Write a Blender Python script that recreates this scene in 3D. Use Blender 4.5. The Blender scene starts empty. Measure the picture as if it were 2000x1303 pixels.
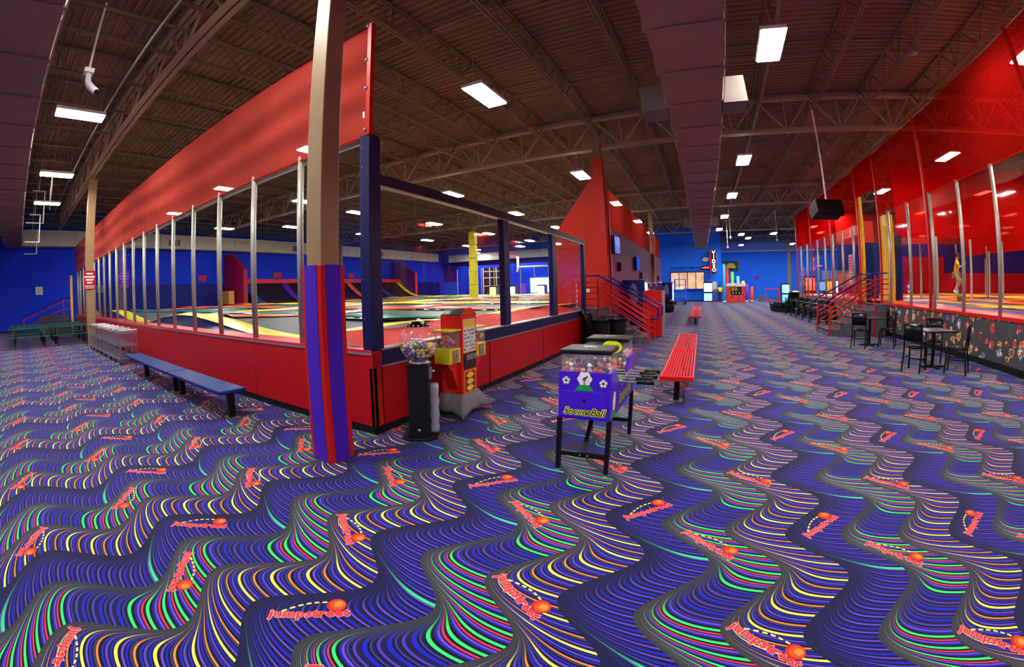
import bpy, math, random
import numpy as np
from mathutils import Vector, Matrix

random.seed(7)
sc = bpy.context.scene
COL = sc.collection
PI = math.pi

# ------------------------------------------------------------------ camera (fisheye photograph)
cam_d = bpy.data.cameras.new('camera')
cam = bpy.data.objects.new('camera', cam_d)
COL.objects.link(cam)
sc.camera = cam
FPX, K3, CX, CY = 824.916, -0.0289, 862.98, 594.557
cam_d.type = 'PANO'
cam_d.panorama_type = 'FISHEYE_LENS_POLYNOMIAL'
cam_d.fisheye_fov = math.radians(240)
cam_d.sensor_fit = 'HORIZONTAL'
cam_d.sensor_width = 36.0
cam_d.sensor_height = 36.0 * 1303 / 2000
fmm = FPX * 36.0 / 2000
cam_d.fisheye_polynomial_k0 = 0.0
cam_d.fisheye_polynomial_k1 = -1.0 / fmm
cam_d.fisheye_polynomial_k2 = 0.0
cam_d.fisheye_polynomial_k3 = -K3 / fmm ** 3
cam_d.fisheye_polynomial_k4 = 0.0
cam_d.shift_x = (1000 - CX) / 2000
cam_d.shift_y = (CY - 651.5) / 1303
cam_d.clip_end = 300
yaw, pitch, roll = math.radians(34.6463), math.radians(-1.8909), math.radians(-1.5081)
cam.matrix_world = (Matrix.Translation((0, 0, 1.65)) @ Matrix.Rotation(yaw, 4, 'Z')
                    @ Matrix.Rotation(PI / 2 + pitch, 4, 'X') @ Matrix.Rotation(roll, 4, 'Z'))

# ------------------------------------------------------------------ world, exposure
world = bpy.data.worlds.new('world')
sc.world = world
world.use_nodes = True
bgn = world.node_tree.nodes['Background']
bgn.inputs[0].default_value = (0.5, 0.52, 0.6, 1)
bgn.inputs[1].default_value = 0.05
sc.view_settings.view_transform = 'Standard'
sc.view_settings.look = 'None'
sc.view_settings.gamma = 1.0
sc.view_settings.use_curve_mapping = False
sc.view_settings.exposure = 1.28
sc.cycles.max_bounces = 7
sc.cycles.diffuse_bounces = 4
sc.cycles.transparent_max_bounces = 32
sc.cycles.sample_clamp_indirect = 6.0
LAMP = 62.0        # emission of the ceiling lamps

# ------------------------------------------------------------------ helpers
def lin(c):
    return tuple(((v / 255) / 12.92 if v / 255 <= 0.04045 else ((v / 255 + 0.055) / 1.055) ** 2.4) for v in c)

MATS = {}
def mat(name, rgb, rough=0.5, metal=0.0, var=0.10, scale=5.0, spec=0.28, emit=0.0, bump=0.0, bscale=60.0):
    if name in MATS:
        return MATS[name]
    m = bpy.data.materials.new(name)
    m.use_nodes = True
    nt = m.node_tree
    b = nt.nodes['Principled BSDF']
    c = lin(rgb)
    tc = nt.nodes.new('ShaderNodeTexCoord')
    no = nt.nodes.new('ShaderNodeTexNoise')
    no.inputs['Scale'].default_value = scale
    no.inputs['Detail'].default_value = 3
    nt.links.new(tc.outputs['Object'], no.inputs['Vector'])
    rp = nt.nodes.new('ShaderNodeValToRGB')
    rp.color_ramp.elements[0].position = 0.3
    rp.color_ramp.elements[1].position = 0.7
    rp.color_ramp.elements[0].color = (*[x * (1 - var) for x in c], 1)
    rp.color_ramp.elements[1].color = (*[min(1, x * (1 + var)) for x in c], 1)
    nt.links.new(no.outputs['Fac'], rp.inputs['Fac'])
    nt.links.new(rp.outputs['Color'], b.inputs['Base Color'])
    b.inputs['Roughness'].default_value = rough
    b.inputs['Metallic'].default_value = metal
    b.inputs['Specular IOR Level'].default_value = spec
    if emit > 0:
        nt.links.new(rp.outputs['Color'], b.inputs['Emission Color'])
        b.inputs['Emission Strength'].default_value = emit
    if bump > 0:
        n2 = nt.nodes.new('ShaderNodeTexNoise')
        n2.inputs['Scale'].default_value = bscale
        nt.links.new(tc.outputs['Object'], n2.inputs['Vector'])
        bp = nt.nodes.new('ShaderNodeBump')
        bp.inputs['Strength'].default_value = bump
        bp.inputs['Distance'].default_value = 0.01
        nt.links.new(n2.outputs['Fac'], bp.inputs['Height'])
        nt.links.new(bp.outputs['Normal'], b.inputs['Normal'])
    MATS[name] = m
    return m

def emission(name, rgb, strength):
    if name in MATS:
        return MATS[name]
    m = bpy.data.materials.new(name)
    m.use_nodes = True
    nt = m.node_tree
    nt.nodes.clear()
    e = nt.nodes.new('ShaderNodeEmission')
    e.inputs[0].default_value = (*lin(rgb), 1)
    e.inputs[1].default_value = strength
    o = nt.nodes.new('ShaderNodeOutputMaterial')
    nt.links.new(e.outputs[0], o.inputs[0])
    MATS[name] = m
    return m

def glass(name, tint=(250, 252, 252), refl=0.025, rim=0.5, haze=0.0):
    if name in MATS:
        return MATS[name]
    m = bpy.data.materials.new(name)
    m.use_nodes = True
    nt = m.node_tree
    nt.nodes.clear()
    t = nt.nodes.new('ShaderNodeBsdfTransparent')
    t.inputs[0].default_value = (*lin(tint), 1)
    g = nt.nodes.new('ShaderNodeBsdfGlossy')
    g.inputs['Roughness'].default_value = 0.03
    f = nt.nodes.new('ShaderNodeLayerWeight')
    f.inputs[0].default_value = 0.5
    pw = nt.nodes.new('ShaderNodeMath'); pw.operation = 'POWER'; pw.inputs[1].default_value = 5.0
    nt.links.new(f.outputs['Facing'], pw.inputs[0])
    mu = nt.nodes.new('ShaderNodeMath')
    mu.operation = 'MULTIPLY_ADD'
    mu.inputs[1].default_value = rim
    mu.inputs[2].default_value = refl
    nt.links.new(pw.outputs[0], mu.inputs[0])
    mx = nt.nodes.new('ShaderNodeMixShader')
    nt.links.new(mu.outputs[0], mx.inputs[0])
    nt.links.new(t.outputs[0], mx.inputs[1])
    nt.links.new(g.outputs[0], mx.inputs[2])
    if haze > 0:
        df = nt.nodes.new('ShaderNodeBsdfDiffuse'); df.inputs[0].default_value = (.75, .74, .78, 1)
        m3 = nt.nodes.new('ShaderNodeMixShader'); m3.inputs[0].default_value = haze
        nt.links.new(mx.outputs[0], m3.inputs[1]); nt.links.new(df.outputs[0], m3.inputs[2]); mx = m3
    o = nt.nodes.new('ShaderNodeOutputMaterial')
    nt.links.new(mx.outputs[0], o.inputs[0])
    MATS[name] = m
    return m

def mesh_cloth(name, rgb, opacity, tint, trans=0.35):
    """Woven see-through netting: part cloth, part holes."""
    m = bpy.data.materials.new(name)
    m.use_nodes = True
    nt = m.node_tree
    nt.nodes.clear()
    tc = nt.nodes.new('ShaderNodeTexCoord')
    no = nt.nodes.new('ShaderNodeTexNoise')
    no.inputs['Scale'].default_value = 0.7
    nt.links.new(tc.outputs['Object'], no.inputs['Vector'])
    rp = nt.nodes.new('ShaderNodeValToRGB')
    c = lin(rgb)
    rp.color_ramp.elements[0].position = 0.3
    rp.color_ramp.elements[1].position = 0.7
    rp.color_ramp.elements[0].color = (*[x * 0.85 for x in c], 1)
    rp.color_ramp.elements[1].color = (*[min(1, x * 1.15) for x in c], 1)
    nt.links.new(no.outputs[0], rp.inputs[0])
    d = nt.nodes.new('ShaderNodeBsdfDiffuse')
    nt.links.new(rp.outputs[0], d.inputs[0])
    tl = nt.nodes.new('ShaderNodeBsdfTranslucent')
    nt.links.new(rp.outputs[0], tl.inputs[0])
    m1 = nt.nodes.new('ShaderNodeMixShader')
    m1.inputs[0].default_value = trans
    nt.links.new(d.outputs[0], m1.inputs[1])
    nt.links.new(tl.outputs[0], m1.inputs[2])
    tr = nt.nodes.new('ShaderNodeBsdfTransparent')
    tr.inputs[0].default_value = (*lin(tint), 1)
    m2 = nt.nodes.new('ShaderNodeMixShader')
    m2.inputs[0].default_value = opacity
    nt.links.new(tr.outputs[0], m2.inputs[1])
    nt.links.new(m1.outputs[0], m2.inputs[2])
    o = nt.nodes.new('ShaderNodeOutputMaterial')
    nt.links.new(m2.outputs[0], o.inputs[0])
    MATS[name] = m
    return m

class MB:
    def __init__(s):
        s.v = []; s.f = []
    def add(s, vs, fs):
        n = len(s.v)
        s.v += [tuple(v) for v in vs]
        s.f += [tuple(i + n for i in f) for f in fs]
        return s
    def box(s, x0, x1, y0, y1, z0, z1):
        vs = [(x0, y0, z0), (x1, y0, z0), (x1, y1, z0), (x0, y1, z0), (x0, y0, z1), (x1, y0, z1), (x1, y1, z1), (x0, y1, z1)]
        return s.add(vs, [(0, 3, 2, 1), (4, 5, 6, 7), (0, 1, 5, 4), (1, 2, 6, 5), (2, 3, 7, 6), (3, 0, 4, 7)])
    def cbox(s, c, d, rz=0.0, M=None):
        x, y, z = d[0] / 2, d[1] / 2, d[2] / 2
        R = M if M else Matrix.Rotation(rz, 3, 'Z')
        vs = [Vector(c) + R @ Vector((a * x, b * y, e * z)) for e in (-1, 1) for a, b in ((-1, -1), (1, -1), (1, 1), (-1, 1))]
        return s.add(vs, [(0, 3, 2, 1), (4, 5, 6, 7), (0, 1, 5, 4), (1, 2, 6, 5), (2, 3, 7, 6), (3, 0, 4, 7)])
    def bar(s, a, b, w, h=None, up=(0, 0, 1)):
        h = h or w
        a = Vector(a); b = Vector(b); d = (b - a)
        L = d.length; d.normalize(); u = Vector(up)
        if abs(d.dot(u)) > 0.98: u = Vector((0, 1, 0))
        sx = d.cross(u).normalized(); u = sx.cross(d)
        M = Matrix((sx, d, u)).transposed()
        return s.cbox((a + b) / 2, (w, L, h), M=M)
    def tube(s, pts, r, n=8, cap=True):
        pts = [Vector(p) for p in pts]
        rings = []
        prev = None
        for i, p in enumerate(pts):
            d = (pts[min(i + 1, len(pts) - 1)] - pts[max(i - 1, 0)]).normalized()
            if prev is None:
                u = Vector((0, 0, 1)) if abs(d.z) < 0.9 else Vector((1, 0, 0))
            else:
                u = prev
            sx = d.cross(u).normalized(); u2 = sx.cross(d).normalized(); prev = u2
            rr = r[i] if isinstance(r, (list, tuple)) else r
            rings.append([p + (sx * math.cos(2 * PI * k / n) + u2 * math.sin(2 * PI * k / n)) * rr for k in range(n)])
        vs = [v for rg in rings for v in rg]
        fs = []
        for i in range(len(pts) - 1):
            for k in range(n):
                a, b = i * n + k, i * n + (k + 1) % n
                fs.append((a, b, b + n, a + n))
        if cap:
            fs.append(tuple(range(n))[::-1]); fs.append(tuple(range((len(pts) - 1) * n, len(pts) * n)))
        return s.add(vs, fs)
    def lathe(s, prof, n=24, c=(0, 0, 0)):
        vs = []
        for r, z in prof:
            vs += [(c[0] + r * math.cos(2 * PI * k / n), c[1] + r * math.sin(2 * PI * k / n), c[2] + z) for k in range(n)]
        fs = []
        for i in range(len(prof) - 1):
            for k in range(n):
                a, b = i * n + k, i * n + (k + 1) % n
                fs.append((a, b, b + n, a + n))
        if prof[0][0] > 1e-4: fs.append(tuple(range(n))[::-1])
        if prof[-1][0] > 1e-4: fs.append(tuple(range((len(prof) - 1) * n, len(prof) * n)))
        return s.add(vs, fs)
    def prism(s, poly, axis, a, b):
        """poly in the plane normal to axis (x: (y,z); y: (x,z); z: (x,y)), extruded a..b"""
        def P(p, t):
            return {'x': (t, p[0], p[1]), 'y': (p[0], t, p[1]), 'z': (p[0], p[1], t)}[axis]
        n = len(poly)
        vs = [P(p, a) for p in poly] + [P(p, b) for p in poly]
        fs = [tuple(range(n))[::-1], tuple(range(n, 2 * n))] + [(i, (i + 1) % n, n + (i + 1) % n, n + i) for i in range(n)]
        return s.add(vs, fs)
    def sphere(s, c, r, nu=12, nv=8):
        prof = [(max(0.0005, r * math.sin(PI * i / nv)), -r * math.cos(PI * i / nv)) for i in range(nv + 1)]
        return s.lathe(prof, nu, c)
    def grid(s, fn, nu, nv):
        vs = [fn(i / nu, j / nv) for j in range(nv + 1) for i in range(nu + 1)]
        fs = [(j * (nu + 1) + i, j * (nu + 1) + i + 1, (j + 1) * (nu + 1) + i + 1, (j + 1) * (nu + 1) + i) for j in range(nv) for i in range(nu)]
        return s.add(vs, fs)
    def mesh(s, name):
        me = bpy.data.meshes.new(name)
        me.from_pydata(s.v, [], s.f)
        me.validate(); me.update()
        return me
    def build(s, name, m, parent=None, smooth=False, bevel=0.0, label=None, solid=0.0):
        me = s.mesh(name)
        import bmesh
        bm = bmesh.new(); bm.from_mesh(me)
        bmesh.ops.recalc_face_normals(bm, faces=bm.faces)
        bm.to_mesh(me); bm.free()
        if m: me.materials.append(m)
        if smooth:
            me.polygons.foreach_set('use_smooth', [True] * len(me.polygons))
        o = bpy.data.objects.new(name, me)
        COL.objects.link(o)
        if parent: o.parent = parent
        if solid > 0:
            md = o.modifiers.new('solid', 'SOLIDIFY'); md.thickness = solid; md.offset = 0
        if bevel > 0:
            md = o.modifiers.new('bevel', 'BEVEL'); md.width = bevel; md.segments = 2; md.limit_method = 'ANGLE'
        if label: o['label'] = label
        return o

def box(x0, x1, y0, y1, z0, z1):
    return MB().box(x0, x1, y0, y1, z0, z1)

def inst(name, me, parent=None, loc=(0, 0, 0), rz=0.0):
    o = bpy.data.objects.new(name, me)
    COL.objects.link(o)
    o.location = loc; o.rotation_euler = (0, 0, rz)
    if parent: o.parent = parent
    return o

def tag(o, label=None, cat=None, group=None, kind=None):
    if label: o['label'] = label
    if cat: o['category'] = cat
    if group: o['group'] = group
    if kind: o['kind'] = kind
    return o

def thing(name, label, cat, loc=(0, 0, 0), rz=0.0, group=None):
    o = bpy.data.objects.new(name, None)
    o.empty_display_size = 0.1
    COL.objects.link(o)
    o.location = loc; o.rotation_euler = (0, 0, rz)
    return tag(o, label, cat, group)

def struct(name, label=None):
    o = bpy.data.objects.new(name, None)
    COL.objects.link(o)
    o['kind'] = 'structure'
    if label: o['label'] = label
    return o

def dup(root, loc, rz=0.0, label=None, group=None):
    def cp(o, par):
        c = o.copy(); COL.objects.link(c)
        c.parent = par
        for ch in o.children: cp(ch, c)
        return c
    r = cp(root, None)
    r.location = loc; r.rotation_euler = (0, 0, rz)
    if label: r['label'] = label
    if group: r['group'] = group
    return r

_txt = {}
def text_mesh(body, size=1.0, res=2, offset=0.0, shear=0.0, align='CENTER', extrude=0.0):
    key = (body, size, res, offset, shear, align, extrude)
    if key in _txt: return _txt[key]
    cu = bpy.data.curves.new('lettering', 'FONT')
    cu.body = body; cu.size = size; cu.resolution_u = res; cu.offset = offset; cu.shear = shear
    cu.align_x = align; cu.align_y = 'CENTER' if align == 'CENTER' else 'TOP_BASELINE'; cu.extrude = extrude
    o = bpy.data.objects.new('lettering', cu)
    COL.objects.link(o)
    dg = bpy.context.evaluated_depsgraph_get()
    me = bpy.data.meshes.new_from_object(o.evaluated_get(dg))
    bpy.data.objects.remove(o); bpy.data.curves.remove(cu)
    _txt[key] = me
    return me

def lettering(name, body, size, m, parent, loc, rot, **k):
    """flat lettering lying on a face; rot is a 3x3 whose columns are right, up, normal"""
    me = text_mesh(body, size, **k).copy()
    me.materials.clear(); me.materials.append(m)
    o = bpy.data.objects.new(name, me); COL.objects.link(o)
    o.parent = parent
    M = Matrix(rot).transposed().to_4x4(); M.translation = Vector(loc)
    o.matrix_local = M
    return o
FACE_FRONT = ((1, 0, 0), (0, 0, 1), (0, -1, 0))     # reads from -Y
FACE_RIGHT = ((0, 1, 0), (0, 0, 1), (1, 0, 0))      # reads from +X

# ------------------------------------------------------------------ node expression helper
class E:
    nt = None
    def __init__(s, k): s.k = k
    @staticmethod
    def op(op, *a):
        n = E.nt.nodes.new('ShaderNodeMath'); n.operation = op
        for i, x in enumerate(a):
            if isinstance(x, E): E.nt.links.new(x.k, n.inputs[i])
            else: n.inputs[i].default_value = x
        return E(n.outputs[0])
    def __add__(s, o): return E.op('ADD', s, o)
    def __radd__(s, o): return E.op('ADD', s, o)
    def __sub__(s, o): return E.op('SUBTRACT', s, o)
    def __rsub__(s, o): return E.op('SUBTRACT', o, s)
    def __mul__(s, o): return E.op('MULTIPLY', s, o)
    def __rmul__(s, o): return E.op('MULTIPLY', s, o)
    def __truediv__(s, o): return E.op('DIVIDE', s, o)
    def frac(s): return E.op('FRACT', s)
    def gt(s, o): return E.op('GREATER_THAN', s, o)
    def lt(s, o): return E.op('LESS_THAN', s, o)
def e_ramp(x, stops, mode='CONSTANT'):
    n = E.nt.nodes.new('ShaderNodeValToRGB')
    n.color_ramp.interpolation = mode
    el = n.color_ramp.elements
    while len(el) < len(stops): el.new(0.5)
    for i, (p, c) in enumerate(sorted(stops, key=lambda q: q[0])):
        el[i].position = p; el[i].color = (*lin(c), 1)
    E.nt.links.new(x.k, n.inputs[0])
    return E(n.outputs[0])
def e_mix(f, a, b):
    n = E.nt.nodes.new('ShaderNodeMix'); n.data_type = 'RGBA'
    E.nt.links.new(f.k, n.inputs[0]) if isinstance(f, E) else setattr(n.inputs[0], 'default_value', f)
    for sck, v in ((n.inputs[6], a), (n.inputs[7], b)):
        if isinstance(v, E): E.nt.links.new(v.k, sck)
        else: sck.default_value = (*lin(v), 1)
    return E(n.outputs[2])
def e_smooth(x, a, b):
    n = E.nt.nodes.new('ShaderNodeMapRange'); n.interpolation_type = 'SMOOTHSTEP'
    n.inputs[1].default_value = a; n.inputs[2].default_value = b
    E.nt.links.new(x.k, n.inputs[0])
    return E(n.outputs[0])

# ------------------------------------------------------------------ carpet
PX, PY = 1.3157, 1.9921
def carpet_material():
    m = bpy.data.materials.new('printed_carpet'); m.use_nodes = True
    nt = m.node_tree; E.nt = nt
    b = nt.nodes['Principled BSDF']
    tc = nt.nodes.new('ShaderNodeTexCoord')
    sp = nt.nodes.new('ShaderNodeSeparateXYZ'); nt.links.new(tc.outputs['Object'], sp.inputs[0])
    x, y = E(sp.outputs[0]), E(sp.outputs[1])
    ph = (y - 1.37) * (2 * PI / (PY / 2))
    w = E.op('COSINE', ph) * 0.178 + E.op('SINE', ph * 2) * 0.02
    u = ((x - w + 1.69) / PX).frac() * PX
    isB, isG = u.lt(0.42), u.lt(0.875)
    sB, sG, sY = u / 0.42, (u - 0.42) / 0.455, (u - 0.875) / 0.4407
    # s runs 0..1 across each band
    s = isB * sB + (1 - isB) * (isG * sG + (1 - isG) * sY)
    s = E.op('MAXIMUM', s, 0.006)
    h = (E.op('LOGARITHM', s, math.e) * -1.0 - 1.0 + s) * 0.17
    f = (y - h) / (PY / 2)
    K, NAV, BLU, PUR = (5, 5, 9), (10, 14, 66), (16, 22, 190), (98, 68, 214)
    GRN, RED, YEL, ORA = (52, 224, 122), (226, 44, 74), (238, 236, 104), (250, 140, 60)
    green = e_ramp((f * 11).frac(), [(0, GRN), (.19, K), (.38, BLU), (.46, K), (.50, PUR), (.64, K), (.69, NAV), (.73, RED), (.85, K)])
    plain = e_ramp((f * 11).frac(), [(0, (70, 52, 180)), (.14, NAV), (.40, BLU), (.60, K), (.72, (60, 50, 170)), (.80, NAV), (.92, K)])
    gband = e_mix((f + 0.12).frac().lt(0.30), green, plain)
    yel = e_ramp((f * 6).frac(), [(0, YEL), (.09, K), (.18, PUR), (.25, K), (.30, BLU), (.36, K), (.42, (58, 56, 120)), (.47, K), (.50, ORA), (.56, K), (.66, BLU), (.72, K), (.76, (84, 66, 180)), (.83, NAV), (.90, BLU), (.95, K)])
    bl = e_ramp((f * 16).frac(), [(0, PUR), (.16, NAV), (.30, K), (.42, BLU), (.66, NAV), (.86, K)])
    acc = (f + 0.55).frac()
    bl = e_mix(acc.lt(0.022), bl, GRN)
    d1 = e_smooth(s, 0.0, 0.42)
    gy = e_mix(d1, (48, 52, 55), e_mix(isG, yel, gband))
    bb = e_mix(e_smooth(s, 0.0, 0.75), (12, 18, 58), bl)
    colr = e_mix(isB, gy, bb)
    # pile flecks
    no = nt.nodes.new('ShaderNodeTexNoise'); no.inputs['Scale'].default_value = 260; no.inputs['Detail'].default_value = 1
    nt.links.new(tc.outputs['Object'], no.inputs['Vector'])
    fl = e_ramp(E(no.outputs['Fac']), [(0.25, (205, 205, 205)), (0.75, (255, 255, 255))], 'LINEAR')
    mm = nt.nodes.new('ShaderNodeMix'); mm.data_type = 'RGBA'; mm.blend_type = 'MULTIPLY'; mm.inputs[0].default_value = 1
    nt.links.new(colr.k, mm.inputs[6]); nt.links.new(fl.k, mm.inputs[7])
    nt.links.new(mm.outputs[2], b.inputs['Base Color'])
    b.inputs['Roughness'].default_value = 0.85
    b.inputs['Specular IOR Level'].default_value = 0.2
    b.inputs['Sheen Weight'].default_value = 0.12
    b.inputs['Sheen Roughness'].default_value = 0.4
    return m

floor = box(-32, 27, -8, 57.2, -0.15, 0.0).build('floor', carpet_material())
tag(floor, 'carpet with swirling striped waves and red ball logos', None, None, 'structure')

def carpet_prints():
    """woven logos: red word with pale edge, dashed yellow arc and an orange ball, repeated on the carpet lattice"""
    word = text_mesh('jumpstreet', 0.088, 1, 0.0024, 0.05, 'LEFT')
    edge = text_mesh('jumpstreet', 0.088, 1, 0.0058, 0.05, 'LEFT')
    def arr(me):
        v = np.array([p.co[:] for p in me.vertices]); me.calc_loop_triangles()
        return v, [tuple(p.vertices) for p in me.polygons]
    wv, wf = arr(word); ev, ef = arr(edge)
    W = wv[:, 0].max()
    for a in (wv, ev): a[:, 0] *= 0.43 / W; a[:, 0] -= 0.43
    near = {'edge': (ev, ef), 'word': (wv, wf)}
    def disc(cx, cy, r, n=14):
        return np.array([(cx + r * math.cos(2 * PI * k / n), cy + r * math.sin(2 * PI * k / n), 0) for k in range(n)]), [tuple(range(n))]
    dash = MB()
    for k in range(6):
        def arcp(t):
            return Vector((-0.37 + 0.26 * t, 0.045 + 0.075 * math.sin(PI * 0.5 * min(1, t * 1.25)), 0))
        t0, t1 = k / 6 + 0.02, (k + 0.72) / 6
        p, q = arcp(t0), arcp(t1); d = (q - p).normalized(); nn = Vector((-d.y, d.x, 0)) * 0.006
        dash.add([p - nn, q - nn, q + nn, p + nn], [(0, 1, 2, 3)])
    near['dash'] = (np.array(dash.v), dash.f)
    near['ball'] = disc(-0.07, 0.09, 0.054, 18)
    near['mid'] = disc(-0.064, 0.094, 0.042, 16)
    near['shine'] = disc(-0.057, 0.099, 0.024, 12)
    far = {'word': (np.array([(-0.43, -.005, 0), (0, -.005, 0), (0, .055, 0), (-.43, .055, 0)]), [(0, 1, 2, 3)]), 'ball': disc(-0.07, 0.09, 0.054, 6)}
    zs = {'edge': .0012, 'dash': .0014, 'word': .0022, 'ball': .0026, 'mid': .0029, 'shine': .0032}
    mats = {'edge': mat('logo_edge', (250, 150, 150), .9, var=.05), 'word': mat('logo_red', (220, 44, 44), .9), 'dash': mat('logo_dash', (226, 226, 90), .9),
            'mid': mat('logo_ball_mid', (226, 72, 26), .9, var=.2, scale=40), 'ball': mat('logo_ball', (186, 34, 20), .9, scale=30, var=.3), 'shine': mat('logo_ball_light', (248, 130, 50), .9)}
    acc = {k: [[], [], 0] for k in zs}
    LAT = {'A': ((-.958, .585), -41), 'B': ((-1.517, 1.136), 45), 'C': ((-.6095, 1.717), -36)}
    for (o, ang) in LAT.values():
        a = math.radians(ang); c, s_ = math.cos(a), math.sin(a)
        # origin of the word so that the ball falls on the lattice point
        ox = o[0] - (c * -0.07 - s_ * 0.09); oy = o[1] - (s_ * -0.07 + c * 0.09)
        for i in range(-18, 7):
            for j in range(-3, 15):
                X, Y = ox + i * PX, oy + j * PY
                if X < -24 or X > 6.6 or Y < -4 or Y > 30 or (X < -3.4 and Y > 3.3): continue
                D = math.hypot(X, Y)
                if D < 0.7: continue
                for key, (v, f) in (near if D < 11 else far).items():
                    vv = np.empty_like(v)
                    vv[:, 0] = X + c * v[:, 0] - s_ * v[:, 1]; vv[:, 1] = Y + s_ * v[:, 0] + c * v[:, 1]; vv[:, 2] = zs[key]
                    A = acc[key]; n = A[2]
                    A[0].append(vv); A[1] += [tuple(q + n for q in ff) for ff in f]; A[2] += len(v)
    for key, (v, f, n) in acc.items():
        me = bpy.data.meshes.new('logo_' + key); me.from_pydata(np.concatenate(v).tolist(), [], f); me.update()
        me.materials.append(mats[key])
        o = bpy.data.objects.new({'edge': 'logo_outline', 'word': 'logo_word', 'dash': 'logo_dashes', 'ball': 'logo_ball', 'mid': 'logo_ball_middle', 'shine': 'logo_ball_highlight'}[key], me)
        COL.objects.link(o); o.parent = floor; o['kind'] = 'stuff'
carpet_prints()

# ------------------------------------------------------------------ common materials
M_deck = mat('roof_deck', (132, 102, 82), .75, var=.12, scale=.6)
M_steel = mat('roof_steel', (116, 92, 76), .6, var=.1, scale=2)
M_beam = mat('painted_girder', (160, 132, 110), .6, var=.06)
M_blue = mat('blue_wall_paint', (8, 52, 226), .7, var=.06, scale=.7)
M_blueb = mat('bright_blue_wall_paint', (26, 112, 255), .7, var=.05, scale=.7)
M_bluedk = mat('dark_blue_wall_pad', (18, 20, 120), .6, var=.1, scale=1.5)
M_lblue = mat('pale_blue_wall_paint', (130, 170, 236), .6, var=.06, scale=.6)
M_red = mat('red_laminate', (176, 10, 16), .32, var=.06, scale=1.2)
M_orange = mat('orange_red_wall_paint', (204, 38, 8), .55, var=.05, scale=.8)
M_purplew = mat('plum_wall_paint', (112, 26, 84), .6, var=.08, scale=.8)
M_violet = mat('violet_wall_paint', (96, 30, 140), .6, var=.08)
M_black = mat('black_plastic', (14, 14, 16), .4, var=.1)
M_base = mat('black_cove_base', (12, 12, 14), .5)
M_navy = mat('navy_frame_paint', (16, 22, 74), .4, var=.08)
M_navyd = mat('navy_frame_dark', (12, 16, 52), .4, var=.08)
M_alu = mat('brushed_aluminium', (182, 178, 166), .35, .8, var=.08)
M_post = mat('silver_post_paint', (176, 172, 158), .4, .35, var=.06)
M_tan = mat('tan_column_paint', (150, 122, 84), .5, var=.06)
M_yellow = mat('yellow_vinyl_pad', (226, 214, 34), .35, var=.12, scale=2.5)
M_yellow2 = mat('golden_pad', (236, 178, 12), .45, var=.08)
M_green = mat('green_vinyl_pad', (10, 124, 96), .35, var=.12, scale=2.5)
M_orpad = mat('orange_vinyl_pad', (240, 88, 34), .35, var=.1, scale=2.5)
M_bed = mat('trampoline_bed', (62, 70, 72), .45, var=.12, scale=3, spec=.4)
M_bedk = mat('trampoline_ramp_bed', (24, 24, 28), .5, var=.2, scale=3)
M_duct = mat('mauve_duct_paint', (158, 122, 108), .7, var=.05, scale=.8)
M_ductw = mat('cream_duct_paint', (206, 202, 186), .6, var=.05, scale=.8)
M_white = mat('white_paint', (226, 226, 222), .5, var=.04)
M_glass = glass('clear_acrylic')
M_case = glass('clear_case_acrylic', (250, 251, 252), .06, .9, .10)
M_globe = glass('clear_globe_acrylic', (250, 251, 252), .06, .9, .03)
M_meshL = mesh_cloth('red_netting', (184, 68, 58), .74, (255, 200, 190), .30)
M_meshR = mesh_cloth('deep_red_netting', (186, 14, 12), .46, (255, 130, 120), .35)
M_lamp = emission('lamp_diffuser', (255, 252, 244), LAMP)
M_rail = mat('red_rail_paint', (196, 24, 22), .35, var=.05)
M_railb = mat('blue_handrail_paint', (24, 30, 110), .3, var=.05)

# ------------------------------------------------------------------ ceiling
def ceiling_deck():
    m = MB(); y = -8.0; p = 0.20; k = 0
    rows = []
    while y < 57.2:
        rows += [(y, 7.75), (y + .08, 7.75), (y + .105, 7.70), (y + .175, 7.70)]
        y += p
    rows.append((57.2, 7.75))
    for (yy, z) in rows: m.v += [(-32, yy, z), (27, yy, z)]
    m.f = [(2 * i, 2 * i + 1, 2 * i + 3, 2 * i + 2) for i in range(len(rows) - 1)]
    return m
ceil = ceiling_deck().build('ceiling', M_deck)
tag(ceil, 'brown ribbed steel roof deck', None, None, 'structure')
box(-32, 27, -8, 57.2, 7.78, 7.9).build('roof_board', M_deck, ceil)
GY = [-9.0, 2.6, 14.2, 27.4, 40.6, 53.8]
def joist_mesh(L):
    m = MB(); zb, zt = 7.02, 7.66
    for z in (zb, zt):
        for s in (-.035, .035): m.bar((s, 0, z), (s, L, z), .045, .045)
    n = max(2, int(round(L / 1.25)))
    for i in range(n):
        a, b = L * i / n, L * (i + 1) / n; c = (a + b) / 2
        m.bar((0, a, zt), (0, c, zb), .03); m.bar((0, c, zb), (0, b, zt), .03)
        if i % 2 == 0: m.bar((0, c, zb), (0, c, zt), .022)
    me = m.mesh('bar_joist'); me.materials.append(M_steel); return me
for a, b in zip(GY[:-1], GY[1:]):
    if b < -3: continue
    me = joist_mesh(b - a)
    for k in range(-15, 17):
        X = -3.2 + 1.87 * k
        if -31.6 < X < 26.5: inst('bar_joist', me, ceil, (X, a, 0))
    for q in (1 / 3., 2 / 3.):     # bridging rods
        yy = a + (b - a) * q
        MB().bar((-32, yy, 7.05), (27, yy, 7.05), .035).bar((-32, yy + .4, 7.62), (27, yy + .4, 7.62), .035).build('bridging', M_steel, ceil)
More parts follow.
